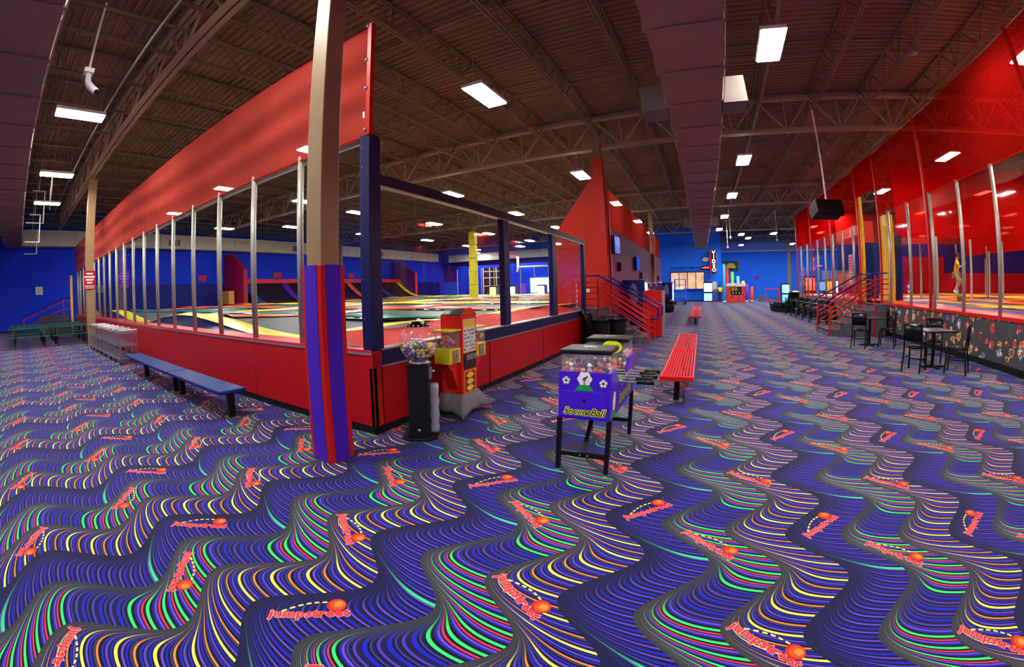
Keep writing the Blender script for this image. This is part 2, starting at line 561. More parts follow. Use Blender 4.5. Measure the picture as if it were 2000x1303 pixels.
def girder(Y):
    m = MB(); x0, x1 = -32, 27
    zb, zt = 6.42, 7.5
    for z in (zb, zt):
        for s in (-.075, .075): m.bar((x0, Y + s, z), (x1, Y + s, z), .11, .10)
    n = 32
    X0 = -3.2 + 1.87 * -16
    for i in range(33):
        X = X0 + 1.87 * i
        if X > x1 - 1: break
        if X < x0: continue
        m.bar((X, Y, zt), (X + .935, Y, zb), .06); m.bar((X + .935, Y, zb), (X + 1.87, Y, zt), .06)
        m.bar((X + .935, Y, zb), (X + .935, Y, zt), .045)
    return m.build('girder', M_beam, ceil)
for Y in GY[1:5]: girder(Y)
# pipe running along under the joists, sprinkler heads
for X in (2.35, -7.6, 8.9):
    MB().tube([(X, -8, 6.9), (X, 46, 6.9)], .035, 8).build('sprinkler_pipe', M_steel, ceil)
MB().tube([(-31, 1.95, 6.85), (2, 1.95, 6.85)], .03, 8).build('conduit', M_alu, ceil)

# ------------------------------------------------------------------ outer walls
wl = box(-32.2, -32, -8, 57, 0, 7.8).build('wall_left', M_blue); tag(wl, 'blue painted end wall', kind='structure')
box(-32, -31.97, 4, 46, 1.0, 2.75).build('wall_pad', M_bluedk, wl)
box(-32, -31.96, -8, 47, 6.6, 7.6).build('wall_band', mat('slate_blue_paint', (62, 80, 120), .7), wl)
wb = box(-32, 2.2, 47, 47.2, 0, 7.8).build('wall_back', M_blueb); tag(wb, 'blue painted wall with ticket window', kind='structure')
box(-32, -6.5, 46.96, 47, 2.7, 5.2).build('wall_band', M_violet, wb)
w2 = box(2.2, 27, 57, 57.2, 0, 7.8).build('wall_far', M_blueb); tag(w2, 'far blue painted wall with pale band on top', kind='structure')
box(2.2, 27, 56.95, 57, 5.75, 7.75).build('wall_band', M_lblue, w2)
box(2.2, 27, 56.93, 56.96, 5.70, 5.80).build('ledge', M_white, w2)
w3 = box(2.2, 2.4, 47.2, 57, 0, 7.8).build('wall_return', M_blueb); tag(w3, 'blue return wall beside the ticket office', kind='structure')
wr = box(27, 27.2, -8, 57, 0, 7.8).build('wall_right', mat('maroon_wall_paint', (130, 16, 20), .6, scale=.8)); tag(wr, 'dark red end wall of the dodgeball court', kind='structure')
box(26.96, 27, -8, 57, 2.2, 3.4).build('wall_band', M_bluedk, wr)
wc = box(-32, 27, -8.2, -8, 0, 7.8).build('wall_rear', M_blue); tag(wc, 'blue wall behind the viewpoint', kind='structure')
bb = box(-32, -31.96, -8, 3.2, 0, .1).build('baseboard_left', M_base); tag(bb, kind='structure')
bb = box(-3, 2.2, 46.94, 46.98, 0, .1).build('baseboard_back', M_base); tag(bb, kind='structure')

# ------------------------------------------------------------------ ceiling lamps
def lamp():
    t = thing('ceiling_light', 'white rectangular high bay lamp hung on wires', 'ceiling light', (0, 0, 6.0), 0, 'high bay lamps')
    box(-.26, .26, -.62, .62, .02, .10).build('housing', M_white, t, bevel=.01)
    box(-.225, .225, -.6, .6, 0, .021).build('diffuser', M_lamp, t)
    for s in (-.5, .5): MB().tube([(0, s, .1), (0, s, 1.02)], .006, 5).build('hanging_wire', M_alu, t)
    return t
L0 = lamp(); first = True
LX = {1.1: [-21.3, -16.4, -10.8, -4.6, 1.4, 8], 7.95: [-21.7, -15.8, -10, -4.16, 1.93, 8.04, 14, 20], 16.0: [-22.6, -16.5, -10.3, -4.3, 1.95, 10.2, 16.2, 22.4],
      22.4: [-22.4, -15.9, -10.05, -4.18, 1.92, 9.97, 16.3, 22.4], 29.3: [-21.6, -15.6, -9.96, -4.05, 1.88, 9.7, 15.9, 22.4], 36: [-21.6, -14.9, -9.9, -3.95, 1.8, 9.65, 16, 22.4],
      40.2: [-23, -17.7, 4.0, 7.0, 11.4], 43.6: [-25, -10, 5], 51: [5, 11, 17], -5.2: [-16, -4.3, 2, 8], 12.4: [-25.2]}
for Y, xs in LX.items():
    for X in xs:
        if first: L0.location = (X, Y, 6.0); first = False; lab = None; L = L0
        else: L = dup(L0, (X, Y, 6.0))
        if Y < 46 and X > -3 and X < 6.7: L['label'] = 'white rectangular high bay lamp hung on wires above the carpeted aisle'
        elif X > 6.7: L['label'] = 'white rectangular high bay lamp hung on wires behind the deep red netting'
        elif Y < 3: L['label'] = 'white rectangular high bay lamp beside the left mauve duct'
        else: L['label'] = 'white rectangular high bay lamp hung on wires over the trampoline court'
        L['group'] = L['label']

# ------------------------------------------------------------------ ducts
def duct(name, label, axis, a, b, c0, c1, z0, z1, seams, m):
    t = thing(name, label, 'duct')
    edges = [a] + [s for s in seams if a < s < b] + [b]
    for p, q in zip(edges[:-1], edges[1:]):
        g = .012
        if axis == 'y': o = box(c0, c1, p + g, q - g, z0, z1)
        else: o = box(p + g, q - g, c0, c1, z0, z1)
        o.build('duct_section', m, t)
    for s in edges[1:-1]:
        if axis == 'y': o = box(c0 - .035, c1 + .035, s - .035, s + .035, z0 - .03, z1 + .03)
        else: o = box(s - .035, s + .035, c0 - .035, c1 + .035, z0 - .03, z1 + .03)
        o.build('flange', m, t)
    return t
rs = [-7.2 + 1.42 * i for i in range(38)]
dA = duct('air_duct', 'long mauve air duct running above the carpeted aisle', 'y', -7.9, 44, -.32, .80, 5.2, 6.1, rs, M_duct)
dB = duct('air_duct', 'long mauve air duct above the open floor beside the lamps', 'x', -30.9, -.45, -1.15, .02, 5.2, 6.15, [-30 + 1.45 * i for i in range(24)], M_duct)
for y in (8.75, 27.2):
    for s in (-1, 1):
        x = -.34 if s < 0 else .82
        box(min(x, x + s * .5), max(x, x + s * .5), y - .3, y + .35, 5.15, 5.7).build('branch_outlet', mat('outlet_grey', (112, 104, 98), .6), dA)
for i in range(14):
    x = -30 + i * 2.2
    box(x - .08, x + .08, .03, .06, 5.25, 5.32).build('duct_clip', M_alu, dB)
for d, axis, lo, hi, c0, c1 in ((dA, 'y', -6.5, 43, -.34, .82), (dB, 'x', -29.5, -2, -1.17, .04)):
    p = lo
    while p < hi:
        for c in (c0, c1):
            a = (c, p, 5.3) if axis == 'y' else (p, c, 5.3); MB().bar(a, (a[0], a[1], 7.7), .025, .006).build('hanger_strap', M_steel, d)
        p += 3.0
MB().bar((-30.9, .05, 5.2), (-.5, .05, 5.2), .025).build('edge_trim', M_alu, dB)
MB().bar((.83, -6, 5.2), (.83, 44, 5.2), .015).build('edge_trim', M_alu, dA)
dC = duct('air_duct', 'cream air duct running along the blue end wall', 'y', -1, 44.4, -31.96, -31.0, 5.3, 6.3, [i * 1.25 for i in range(0, 36)], M_ductw)
for y in (10.6, 22, 33): box(-31.0, -30.97, y, y + .9, 5.5, 5.95).build('air_grille', mat('grille_grey', (96, 96, 92), .5), dC)
dD = duct('air_duct', 'cream air duct crossing the back of the trampoline court', 'x', -30, -8, 45.2, 46.2, 5.2, 6.1, [-30 + 1.25 * i for i in range(18)], M_ductw)
for x in (-28, -22, -16, -10): MB().bar((x, 45.7, 6.1), (x, 45.7, 7.7), .03).build('hanger_strap', M_steel, dD)
dE = duct('air_duct', 'grey duct hung in front of the far blue wall', 'x', 2.6, 20, 52, 54, 6.55, 6.98, [3 + 2 * i for i in range(9)], mat('grey_duct', (92, 90, 86), .6))

# ------------------------------------------------------------------ left trampoline court: front wall (Y 3.376) and side wall (X -3.3)
YF, XF, XE = 3.376, -3.30, -28.6
wf = struct('wall_arena_front', 'red panelled wall with silver posts, clear panes and red netting above')
PXS = [-3.40 - 1.265 * i for i in range(0, 21)]
PXS = [x for x in PXS if x > XE]
edges = [XF] + [PXS[i] for i in range(2, len(PXS), 2)] + [XE]
for a, b in zip(edges[:-1], edges[1:]):
    box(b + .004, a - .004, YF, YF + .06, .1, .94).build('base_panel', M_red, wf)
box(XE, XF, YF + .01, YF + .07, 0, .1).build('cove_base', M_base, wf)
box(XE, XF, YF + .012, YF + .06, .1, .94).build('panel_backing', M_black, wf)
box(XE, XF, YF - .012, YF + .06, .94, .965).build('metal_trim', M_alu, wf)
box(XE, XF, YF - .01, YF + .42, .965, 1.0).build('sill', mat('pink_red_sill', (200, 44, 50), .4), wf)
for i, x in enumerate(PXS[1:]):
    MB().tube([(x, YF + .06, 1.0), (x, YF + .06, 3.55)], .045, 10).build('silver_post', M_post, wf, smooth=True)
for a, b in zip(([XF] + PXS[1:])[:-1], PXS[1:]):
    box(b + .045, a - .045, YF + .052, YF + .064, 1.0, 3.5).build('glass_pane', M_glass, wf)
# netting sheet with soft horizontal folds
nse = [XF + .0] + [-7.2, -11.0, -14.8, -20.0, -24.5, XE]
for k, (a, b) in enumerate(zip(nse[:-1], nse[1:])):
    def fn(u, v, a=a, b=b):
        x = a + (b - a) * u; z = 3.49 + 1.5 * v
        return (x, YF + .03 + .055 * math.sin(v * 15 + .9 * math.sin(x * .55)) * math.sin(PI * v) - .03 * math.sin(u * PI) * math.sin(v * PI), z)
    MB().grid(fn, 18, 26).build('netting_panel', M_meshL, wf, smooth=True)
for z in (3.49, 5.0): MB().tube([(XF, YF + .03, z), (XE, YF + .03, z)], .012, 6).build('netting_cable', M_rail, wf)
box(XE, XF, YF + .07, YF + .10, 3.41, 3.50).build('head_rail', mat('pale_head_rail', (120, 112, 100), .5), wf)
box(XF - .03, XF + .03, YF - .02, YF + .05, 3.48, 5.05).build('netting_post', M_rail, wf)
for z in (3.55, 4.1, 4.5, 5.02): MB().lathe([(.0005, -.02), (.025, -.018), (.025, 0), (.0005, .006)], 10, (0, 0, 0)).build('bolt', M_alu, wf, True).matrix_local = Matrix.Translation((XF - .035, YF - .03, z)) @ Matrix.Rotation(PI / 2, 4, 'X')
box(XF - .1, XF - .07, YF + .0, YF + .012, 3.72, 3.80).build('tag', M_white, wf)

ws = struct('wall_arena_side', 'red panelled wall with navy framed clear panes')
for a, b in ((YF, 3.52), (3.53, 6.12), (6.14, 8.6), (8.62, 11.0), (11.02, 12.25)):
    box(XF - .06, XF, a + .004, b - .004, .1, .79).build('base_panel', M_red if a > 3.4 else mat('red_corner_trim', (190, 46, 12), .4), ws)
box(XF - .055, XF - .008, YF, 12.25, .1, .79).build('panel_backing', M_black, ws)
box(XF - .06, XF - .01, YF, 12.3, 0, .1).build('cove_base', M_base, ws)
box(XF - .06, XF + .01, YF - .005, 3.52, .79, .97).build('corner_cap', M_red, ws)
box(XF - .08, XF + .012, 3.52, 12.2, .79, .81).build('metal_trim', M_alu, ws)
box(XF - .10, XF + .005, 3.52, 12.2, .81, .99).build('frame_rail', M_navy, ws)
box(XF - .13, XF + .02, 3.52, 12.2, .985, 1.005).build('metal_trim', M_alu, ws)
box(XF - .10, XF + .005, 3.56, 12.2, 2.90, 3.03).build('frame_rail', M_navyd, ws)
box(XF - .08, XF + .012, 3.56, 12.2, 2.885, 2.90).build('metal_trim', M_alu, ws)
box(XF - .14, XF + .012, YF + .0, 3.57, .985, 3.5).build('frame_post', M_navy, ws, bevel=.006)
for a, b in ((6.74, 6.97), (9.3, 9.6), (12.02, 12.22)):
    box(XF - .10, XF + .008, a, b, .80, 3.03).build('frame_post', M_navy, ws, bevel=.006)
for a, b in ((3.57, 4.2), (4.21, 5.46), (5.47, 6.74), (6.97, 8.2), (8.21, 9.3), (9.6, 12.02)):
    box(XF - .05, XF - .04, a, b, 1.0, 2.89).build('glass_pane', M_glass, ws)
for z in (1.35, 1.8, 2.3, 2.8, 3.1, 3.35): MB().sphere((XF - .1, YF - .002, z), .008, 6, 4).build('rivet', M_alu, ws)

# trampoline court inside
tc_ = thing('trampoline_court', 'big trampoline court with yellow, green and orange padded strips', 'trampoline', (-17, 22, 0))
def TP(m, name, material, smooth=True, solid=0.0):
    o = m.build(name, material, tc_, smooth, solid=solid)
    o.location = (17, -22, 0)
    return o
def wz(x): return 1.06 + .17 * math.cos(2 * PI * (x + 10.9) / 9.6)
rnd = random.Random(3)
# front skirt and the wavy yellow strip
TP(MB().grid(lambda u, v: (-4.6 + (-30 + 4.6) * u, 3.85 + .3 * v, .93 + (wz(-4.6 - 25.4 * u) - .95) * v), 90, 3), 'front_skirt', mat('navy_vinyl', (12, 14, 84), .3, var=.15, scale=2))
TP(MB().grid(lambda u, v: (-4.3 + (-25.7) * u, 4.12 + .62 * v, wz(-4.3 - 25.7 * u) + .02 * math.sin(u * 120) * math.sin(v * PI) + .04 * math.sin(v * PI)), 140, 4), 'yellow_pad', M_yellow)
def bed(x0, x1, y0, y1, z=1.05, front=None):
    def fn(u, v):
        x = x0 + (x1 - x0) * u; y = y0 + (y1 - y0) * v
        zz = z - .05 * math.sin(PI * u) * math.sin(PI * v)
        if front is not None: zz += (wz(x) - 1.06) * (1 - v)
        return (x, y, zz)
    TP(MB().grid(fn, 24, 8), 'trampoline_bed', M_bed)
xs = [-4.75, -9.6, -14.6, -19.6, -24.6, -29.6]
ys = [4.75, 7.6, 11.4, 16.0, 21.0, 26.5, 32.0, 37.5]
for j in range(7):
    for i in range(5):
        bed(xs[i + 1] + .3, xs[i] - .3, ys[j] + .05, ys[j + 1] - .55, front=1 if j == 0 else None)
for j in range(1, 8):
    mt = [M_green, M_orpad, M_yellow, M_orpad, M_green, M_yellow, M_yellow][j - 1]
    nm = {'green_vinyl_pad': 'green_pad', 'orange_vinyl_pad': 'orange_pad', 'yellow_vinyl_pad': 'yellow_pad'}[mt.name]
    yb = ys[j]
    TP(MB().grid(lambda u, v: (-4.75 - 25 * u, yb - .58 + .58 * v, 1.08 + .05 * math.sin(v * PI) + .015 * math.sin(u * 60 + v * 4)), 80, 4), nm, mt)
    TP(MB().grid(lambda u, v: (-4.75 - 25 * u, yb - .9 + .3 * v, 1.06 + .03 * math.sin(u * 300) * math.sin(v * PI)), 200, 3), 'black_liner', mat('black_vinyl', (16, 16, 18), .2))
for i, x in enumerate(xs[1:5]):
    mt = [M_orpad, M_yellow, M_green, M_orpad][i]
    for j in range(7):
        TP(MB().grid(lambda u, v: (x - .28 + .56 * u, ys[j] + (ys[j + 1] - .58 - ys[j]) * v, 1.07 + .05 * math.sin(u * PI) + ((wz(x) - 1.06) * (1 - v) if j == 0 else 0)), 4, 14), 'cross_pad', mt)
# right edge: red sloping skirt then yellow strip
TP(MB().grid(lambda u, v: (-3.42 - .72 * u, 3.5 + 8.6 * v, .96 + .17 * u + .02 * math.sin(v * 30)), 3, 30), 'edge_skirt', mat('red_vinyl', (196, 36, 26), .55, spec=.15))
TP(MB().grid(lambda u, v: (-4.12 - .55 * u, 4.0 + 33 * v, 1.14 - .03 * u + .03 * math.sin(v * 40)), 3, 60), 'yellow_pad', M_yellow)
TP(box(-30.5, -4.15, 3.6, 38, .02, .86), 'frame_base', M_black, False)
# ramps against the end wall with coloured strips between black beds
ry = [17.0, 20.8, 24.6, 28.4, 32.2, 36.0]
for a, b in zip(ry[:-1], ry[1:]):
    TP(MB().grid(lambda u, v: (-28.2 - 2.6 * u, a + (b - a) * v, 1.08 + 1.6 * u ** 1.6), 8, 2), 'ramp_bed', M_bedk)
for k, yy in enumerate(ry):
    mt = [mat('blue_vinyl_pad', (20, 60, 170), .35), mat('purple_vinyl_pad', (84, 40, 170), .3), mat('purple_vinyl_pad', (84, 40, 170), .3), M_orpad, mat('blue_vinyl_pad', (20, 60, 170), .35), M_yellow][k]
    TP(MB().grid(lambda u, v: (-28.0 - 2.8 * u, yy - .32 + .64 * v, 1.14 + 1.6 * u ** 1.6), 10, 2), 'ramp_strip', mt, solid=.05)
TP(box(-31.9, -30.7, 16.6, 36.5, 2.68, 3.02), 'ramp_ledge', mat('red_pad', (214, 30, 26), .4), False)
for yy in (15.7, 36.4):
    TP(MB().prism([(-31.95, 1.0), (-28.65, 1.0), (-28.65, 3.65), (-30.8, 5.0), (-31.95, 5.0)], 'y', yy, yy + .35), 'side_fin', mat('crimson_fin', (150, 12, 40), .5) if yy < 20 else M_violet, False)
TP(box(-28.66, -28.6, 36.4, 36.75, 1, 3.65), 'fin_edge', mat('red_pad', (214, 30, 26), .4), False)
# things standing in the court
cb = thing('cardboard_box', 'tan cardboard box leaning by the crimson fin on the court', 'box', (-30.3, 15.2, 1.1))
box(-.55, .55, -.25, .25, 0, 1.0).build('carton', mat('cardboard', (206, 140, 62), .8), cb, bevel=.01)
box(-.5, .5, -.26, -.25, .45, .52).build('tape', mat('packing_tape', (216, 180, 120), .3), cb)
ld = thing('step_ladder', 'small grey step ladder standing before the cardboard box', 'ladder', (-30.75, 14.45, 1.1))
for s in (-.2, .2): MB().bar((s, 0, 0), (s * .8, .25, 1.0), .05, .03).build('side_rail', M_black, ld)
for i in range(4): MB().bar((-.2, .06 + .055 * i, .2 + .24 * i), (.2, .06 + .055 * i, .2 + .24 * i), .08, .03).build('step', M_alu, ld)
# yellow padded column in the court
def column(name, label, x, y, w, z1, m, z0=0.0):
    t = thing(name, label, 'column', (x, y, z0))
    box(-w / 2, w / 2, -w / 2, w / 2, 0, z1 - z0).build('shaft', m, t, bevel=.012)
    box(-w / 2 - .08, w / 2 + .08, -w / 2 - .08, w / 2 + .08, z1 - z0 - .03, z1 - z0).build('cap_plate', m, t)
    return t
yc = column('padded_column', 'tall yellow padded column rising from the trampoline court', -15.95, 27.4, .3, 6.4, M_tan, 1.0)
for i in range(5): box(-.24, .24, -.24, .24, .02 + i * 1.0, 1.0 + i * 1.0).build('pad', M_yellow, yc, bevel=.03)
for (x, y) in ((-18.1, 14.2), (-30.6, 27.4)):
    column('steel_column', 'plain tan steel column standing inside the trampoline court', x, y, .25, 6.4, M_tan).update_tag()
# partition with posts at the back of the court
pt = struct('wall_court_back', 'blue partition with silver posts behind the court')
box(-26, -5.5, 41.0, 41.1, 0, 4.3).build('partition_panel', M_blue, pt)
for i in range(14):
    x = -26 + i * 1.58
    MB().tube([(x, 40.9, 1), (x, 40.9, 4.0)], .05, 8).build('silver_post', M_post, pt)
box(-22.6, -19.4, 40.93, 41.0, 1.1, 4.0).build('window_opening', mat('dark_maroon', (60, 16, 26), .5), pt)
for i in range(5): box(-22.6 + i * .8 - .04, -22.6 + i * .8 + .04, 40.88, 40.93, 1.1, 4.0).build('mullion', M_white, pt)
for z in (2.0, 2.9, 3.6): box(-22.6, -19.4, 40.89, 40.93, z - .04, z + .04).build('mullion', M_white, pt)
box(-17.0, -14.6, 40.9, 40.95, 1.2, 2.7).build('lit_window', emission('lit_snack_bar', (255, 250, 246), 3.0), pt)
MB().tube([(-18.3, 40.7, 5.0), (-18.3, 40.7, 3.7), (-18.4, 40.7, 3.4)], .12, 10).tube([(-18.2, 40.7, 3.9), (-15.0, 40.7, 3.9)], .09, 10).build('vent_pipe', M_white, pt, True)

# ------------------------------------------------------------------ main padded column
mc = thing('padded_column', 'tan square column with purple and red striped padding beside the red wall', 'column', (-3.20, 2.63, 0))
box(-.115, .115, -.115, .115, 0, 6.4).build('shaft', M_tan, mc, bevel=.01)
M_pp = mat('purple_carpet_pad', (70, 24, 178), .9, var=.08, scale=40, bump=.3, bscale=400)
M_pr = mat('red_carpet_pad', (196, 14, 18), .9, var=.08, scale=40, bump=.3, bscale=400)
box(-.15, .15, -.15, .15, 0, 1.92).build('red_pad', M_pr, mc, bevel=.012)
for (sx, sy) in ((0, -1), (1, 0), (0, 1), (-1, 0)):
    if sx == 0: o = box(-.10, .085, min(sy * .15, sy * .156), max(sy * .15, sy * .156), 0, 1.922)
    else: o = box(min(sx * .15, sx * .156), max(sx * .15, sx * .156), -.095, .085, 0, 1.922)
    o.build('purple_stripe', M_pp, mc)
lc = thing('steel_column', 'tan square column with a red notice beside the wire carts', 'column', (-18.1, 2.75, 0))
box(-.16, .16, -.16, .16, 0, 6.4).build('shaft', M_tan, lc, bevel=.01)
sg = box(.165, .18, -.26, .2, 2.15, 2.85).build('notice', mat('notice_red', (176, 12, 20), .4), lc)
for i, (w, z) in enumerate(((.26, 2.74), (.42, 2.62), (.32, 2.51), (.22, 2.40), (.40, 2.29), (.34, 2.22))):
    box(.18, .184, -.03 - w / 2, -.03 + w / 2, z - .03, z + .03 if i < 4 else z).build('notice_line', M_white, sg)

# ------------------------------------------------------------------ orange fin wall, plum wall, aisle columns
wo = MB().prism([(-4.85, 0), (-2.95, 0), (-2.95, 5.0), (-3.25, 5.5), (-4.85, 3.44)], 'y', 13.9, 14.05).build('wall_fin', M_orange)
tag(wo, 'orange red wall with sloping top beside the steps', kind='structure')
box(-3.75, -3.62, 13.88, 13.9, 1.45, 1.6).build('wall_switch', M_white, wo)
ac = thing('steel_column', 'tall red painted column at the corner of the orange wall', 'column', (-3.12, 13.95, 0))
box(-.17, .15, -.15, .15, 0, 5.95).build('painted_shaft', M_orange, ac)
box(-.15, .13, -.13, .13, 5.95, 6.5).build('shaft', M_tan, ac)
wp = box(-3.1, -2.95, 14.05, 33.6, 0, 3.6).build('wall_plum', M_purplew); tag(wp, 'plum coloured wall along the aisle with netting above', kind='structure')
for a, b in ((14.3, 19.9), (20.0, 26.4), (26.8, 33.5)):
    box(-3.02, -3.0, a, b, 3.62, 5.05).build('netting_panel', M_meshL, wp)
box(-3.06, -2.94, 14.0, 33.6, 3.58, 3.64).build('cap_rail', M_purplew, wp)
box(-2.95, -2.9, 14.1, 14.25, 1.0, 4.95).build('wall_trim', M_rail, wp)
column('steel_column', 'tan column rising through the netting of the plum wall', -2.9, 27.0, .26, 6.4, M_tan)
column('steel_column', 'slim tan column in front of the far blue wall', 10.1, 49, .3, 6.4, M_tan)
column('steel_column', 'tan column inside the dodgeball court', 12.5, 27.4, .26, 6.4, M_tan)
# wall mounted televisions
def tv(label, x, y, z, w, h):
    t = thing('wall_television', label, 'television', (x, y, z))
    box(0, .12, -.05, .05, h * .3, h * .7).build('wall_arm', M_black, t)
    M = Matrix.Rotation(-.12, 3, 'Z')
    MB().cbox((.14, -.02, h / 2), (.10, w, h), M=M).build('cabinet', M_black, t, bevel=.01)
    MB().cbox((.14 + .052, -.028, h / 2), (.006, w - .06, h - .06), M=M).build('screen', mat('tv_screen_blue', (16, 52, 170), .15, emit=.6), t)
tv('black television with blue screen on the plum wall by the orange corner', -2.95, 14.6, 2.75, .62, .62)
tv('black television on the plum wall above the drinks machine', -2.95, 19.6, 2.35, .62, .62)
for y, z in ((15.4, 2.2), (21.2, 2.0), (30.2, 2.0)):
    o = box(-2.95, -2.8, y, y + .2, z, z + .32).build('wall_speaker', mat('dark_red_speaker', (90, 20, 34), .5)); tag(o, 'small dark red speaker box screwed to the plum wall', 'speaker', 'speakers on the plum wall')

# ------------------------------------------------------------------ steps and railings
M_step = mat('grey_step_carpet', (86, 84, 98), .9, var=.35, scale=14)
def steps(label, x0, x1, y0, y1, n, rise):
    t = thing('entry_steps', label, 'steps', ((x0 + x1) / 2, (y0 + y1) / 2, 0))
    cx, cy = (x0 + x1) / 2, (y0 + y1) / 2
    for i in range(n):
        a = x0 + (x1 - x0) * i / n
        o = box(min(a, x1) - cx, max(a, x1) - cx, y0 - cy, y1 - cy, rise * i, rise * (i + 1)).build('step', M_step, t)
        box(a - cx - .02, a - cx + .02, y0 - cy, y1 - cy, rise * (i + 1) - .02, rise * (i + 1) + .004).build('nosing', M_black, o)
    return t
def railing(label, foot, top, land, group=None):
    """foot (x,y) on the floor, top (x,y) on the landing at z 1.0, land = extra x along the landing"""
    t = thing('stair_railing', label, 'railing', (foot[0], foot[1], 0), 0, group)
    dx = top[0] - foot[0]; sg = 1 if dx > 0 else -1
    box(-.025, .025, -.025, .025, 0, .98).build('post', M_rail, t)
    box(dx - .025, dx + .025, -.025, .025, .0, 1.9).build('post', M_rail, t)
    ex = dx + sg * land
    for k, z in enumerate((.18, .36, .54, .70, .84)):
        MB().tube([(0, 0, z), (dx, 0, z + .94), (ex, 0, z + .94)], .018 if k != 3 else .026, 6).build('rail', M_rail, t)
    hz = 1.02
    MB().tube([(sg * .05, .07, hz - .30), (-sg * .2, .07, hz - .30), (-sg * .24, .07, hz - .26), (-sg * .24, .07, hz + .0), (-sg * .2, .07, hz + .04), (dx, .07, hz + .96), (ex, .07, hz + .96)], .026, 8).build('handrail', M_railb, t, True)
    return t
steps('grey carpeted steps up to the left trampoline court', -1.55, -3.28, 12.38, 13.74, 5, .2)
lnd = box(-4.08, -3.3, 12.3, 13.78, 0, 1.0).build('landing', M_step); tag(lnd, 'grey carpeted landing at the head of the steps by the orange wall', 'landing')
railing('red railing with blue handrail between the bins and the grey steps', (-1.44, 12.3), (-2.95, 12.3), .4)
railing('red railing with blue handrail in front of the orange wall', (-1.44, 13.8), (-2.95, 13.8), .3)
steps('grey carpeted steps up to the dodgeball court', 4.45, 6.6, 14.95, 16.35, 5, .2)
railing('red railing with blue handrail on the steps side next to the cafe tables', (4.5, 14.92), (6.15, 14.92), .5)
railing('red railing with blue handrail on the steps side next to the row of black chairs', (4.45, 16.38), (6.1, 16.38), .5)
# far steps by the end wall
steps('small steps at the far end of the red panelled wall', -29.6, -30.6, 1.2, 3.1, 5, .2)
rl = thing('stair_railing', 'red railing against the blue end wall at the far end', 'railing', (-29.5, .1, 0))
for y, z in ((0, .9), (2.6, 1.95)): box(-.03, .03, y - .03, y + .03, 0, z).build('post', M_rail, rl)
for k in (.35, .8): MB().tube([(0, 0, k), (0, 2.6, k + 1.0), (0, 3.2, k + 1.0)], .03, 6).build('rail', M_rail, rl)
MB().tube([(0, -.1, .95), (0, 2.6, 2.0), (0, 3.2, 2.0)], .03, 6).build('handrail', M_railb, rl)
o = box(-28.9, -28.75, 3.1, 3.25, 0, 3.3).build('padded_post', M_yellow2); tag(o, 'slim yellow padded post at the end of the red panelled wall', 'post')
nt_ = box(-31.98, -31.95, 1.0, 1.5, 2.3, 2.8).build('wall_notice', M_white); tag(nt_, 'small white notice on the blue end wall', 'sign')
for k in range(4): box(-31.95, -31.945, 1.1, 1.4, 2.4 + k * .09, 2.43 + k * .09).build('notice_line', mat('grey_ink', (150, 150, 160), .6), nt_)

# ------------------------------------------------------------------ right court wall (X 6.78)
XR = 6.78
def mural_material():
    m = bpy.data.materials.new('graffiti_print'); m.use_nodes = True
    nt = m.node_tree; E.nt = nt; b = nt.nodes['Principled BSDF']
    tc = nt.nodes.new('ShaderNodeTexCoord')
    n1 = nt.nodes.new('ShaderNodeTexNoise'); n1.inputs['Scale'].default_value = 7; nt.links.new(tc.outputs['Object'], n1.inputs['Vector'])
    ad = nt.nodes.new('ShaderNodeMix'); ad.data_type = 'RGBA'; ad.blend_type = 'ADD'; ad.inputs[0].default_value = .22
    nt.links.new(tc.outputs['Object'], ad.inputs[6]); nt.links.new(n1.outputs['Color'], ad.inputs[7])
    sx = nt.nodes.new('ShaderNodeSeparateXYZ'); nt.links.new(ad.outputs[2], sx.inputs[0]); cx_ = nt.nodes.new('ShaderNodeCombineXYZ'); nt.links.new(sx.outputs[1], cx_.inputs[0]); nt.links.new(sx.outputs[2], cx_.inputs[1])
    vo = nt.nodes.new('ShaderNodeTexVoronoi'); vo.voronoi_dimensions = '2D'; vo.inputs['Scale'].default_value = 3.4; nt.links.new(cx_.outputs[0], vo.inputs['Vector'])
    sp = nt.nodes.new('ShaderNodeSeparateColor'); nt.links.new(vo.outputs['Color'], sp.inputs[0])
    d = E(vo.outputs['Distance'])
    hue = e_ramp(E(sp.outputs[0]), [(0, (190, 30, 30)), (.22, (232, 190, 30)), (.4, (60, 150, 210)), (.52, (200, 44, 30)), (.66, (90, 200, 60)), (.76, (240, 130, 20)), (.9, (120, 200, 190))])
    inner = e_ramp(E(n1.outputs['Fac']), [(0, (200, 40, 36)), (.46, (245, 235, 225)), (.52, (190, 50, 46)), (.6, (40, 30, 30))])
    grey = e_ramp(E(n1.outputs['Fac']), [(.2, (52, 53, 56)), (.8, (66, 67, 70))], 'LINEAR')
    r = E(sp.outputs[1]) * .16 + .20
    colr = e_mix(d.lt(r), grey, hue)
    colr = e_mix(d.lt(r * .72), colr, inner)
    nt.links.new(colr.k, b.inputs['Base Color']); b.inputs['Roughness'].default_value = .7
    return m
M_mural = mural_material()
w = struct('wall_court_right', 'grey wall printed with graffiti marks, red sill, silver posts and deep red netting')
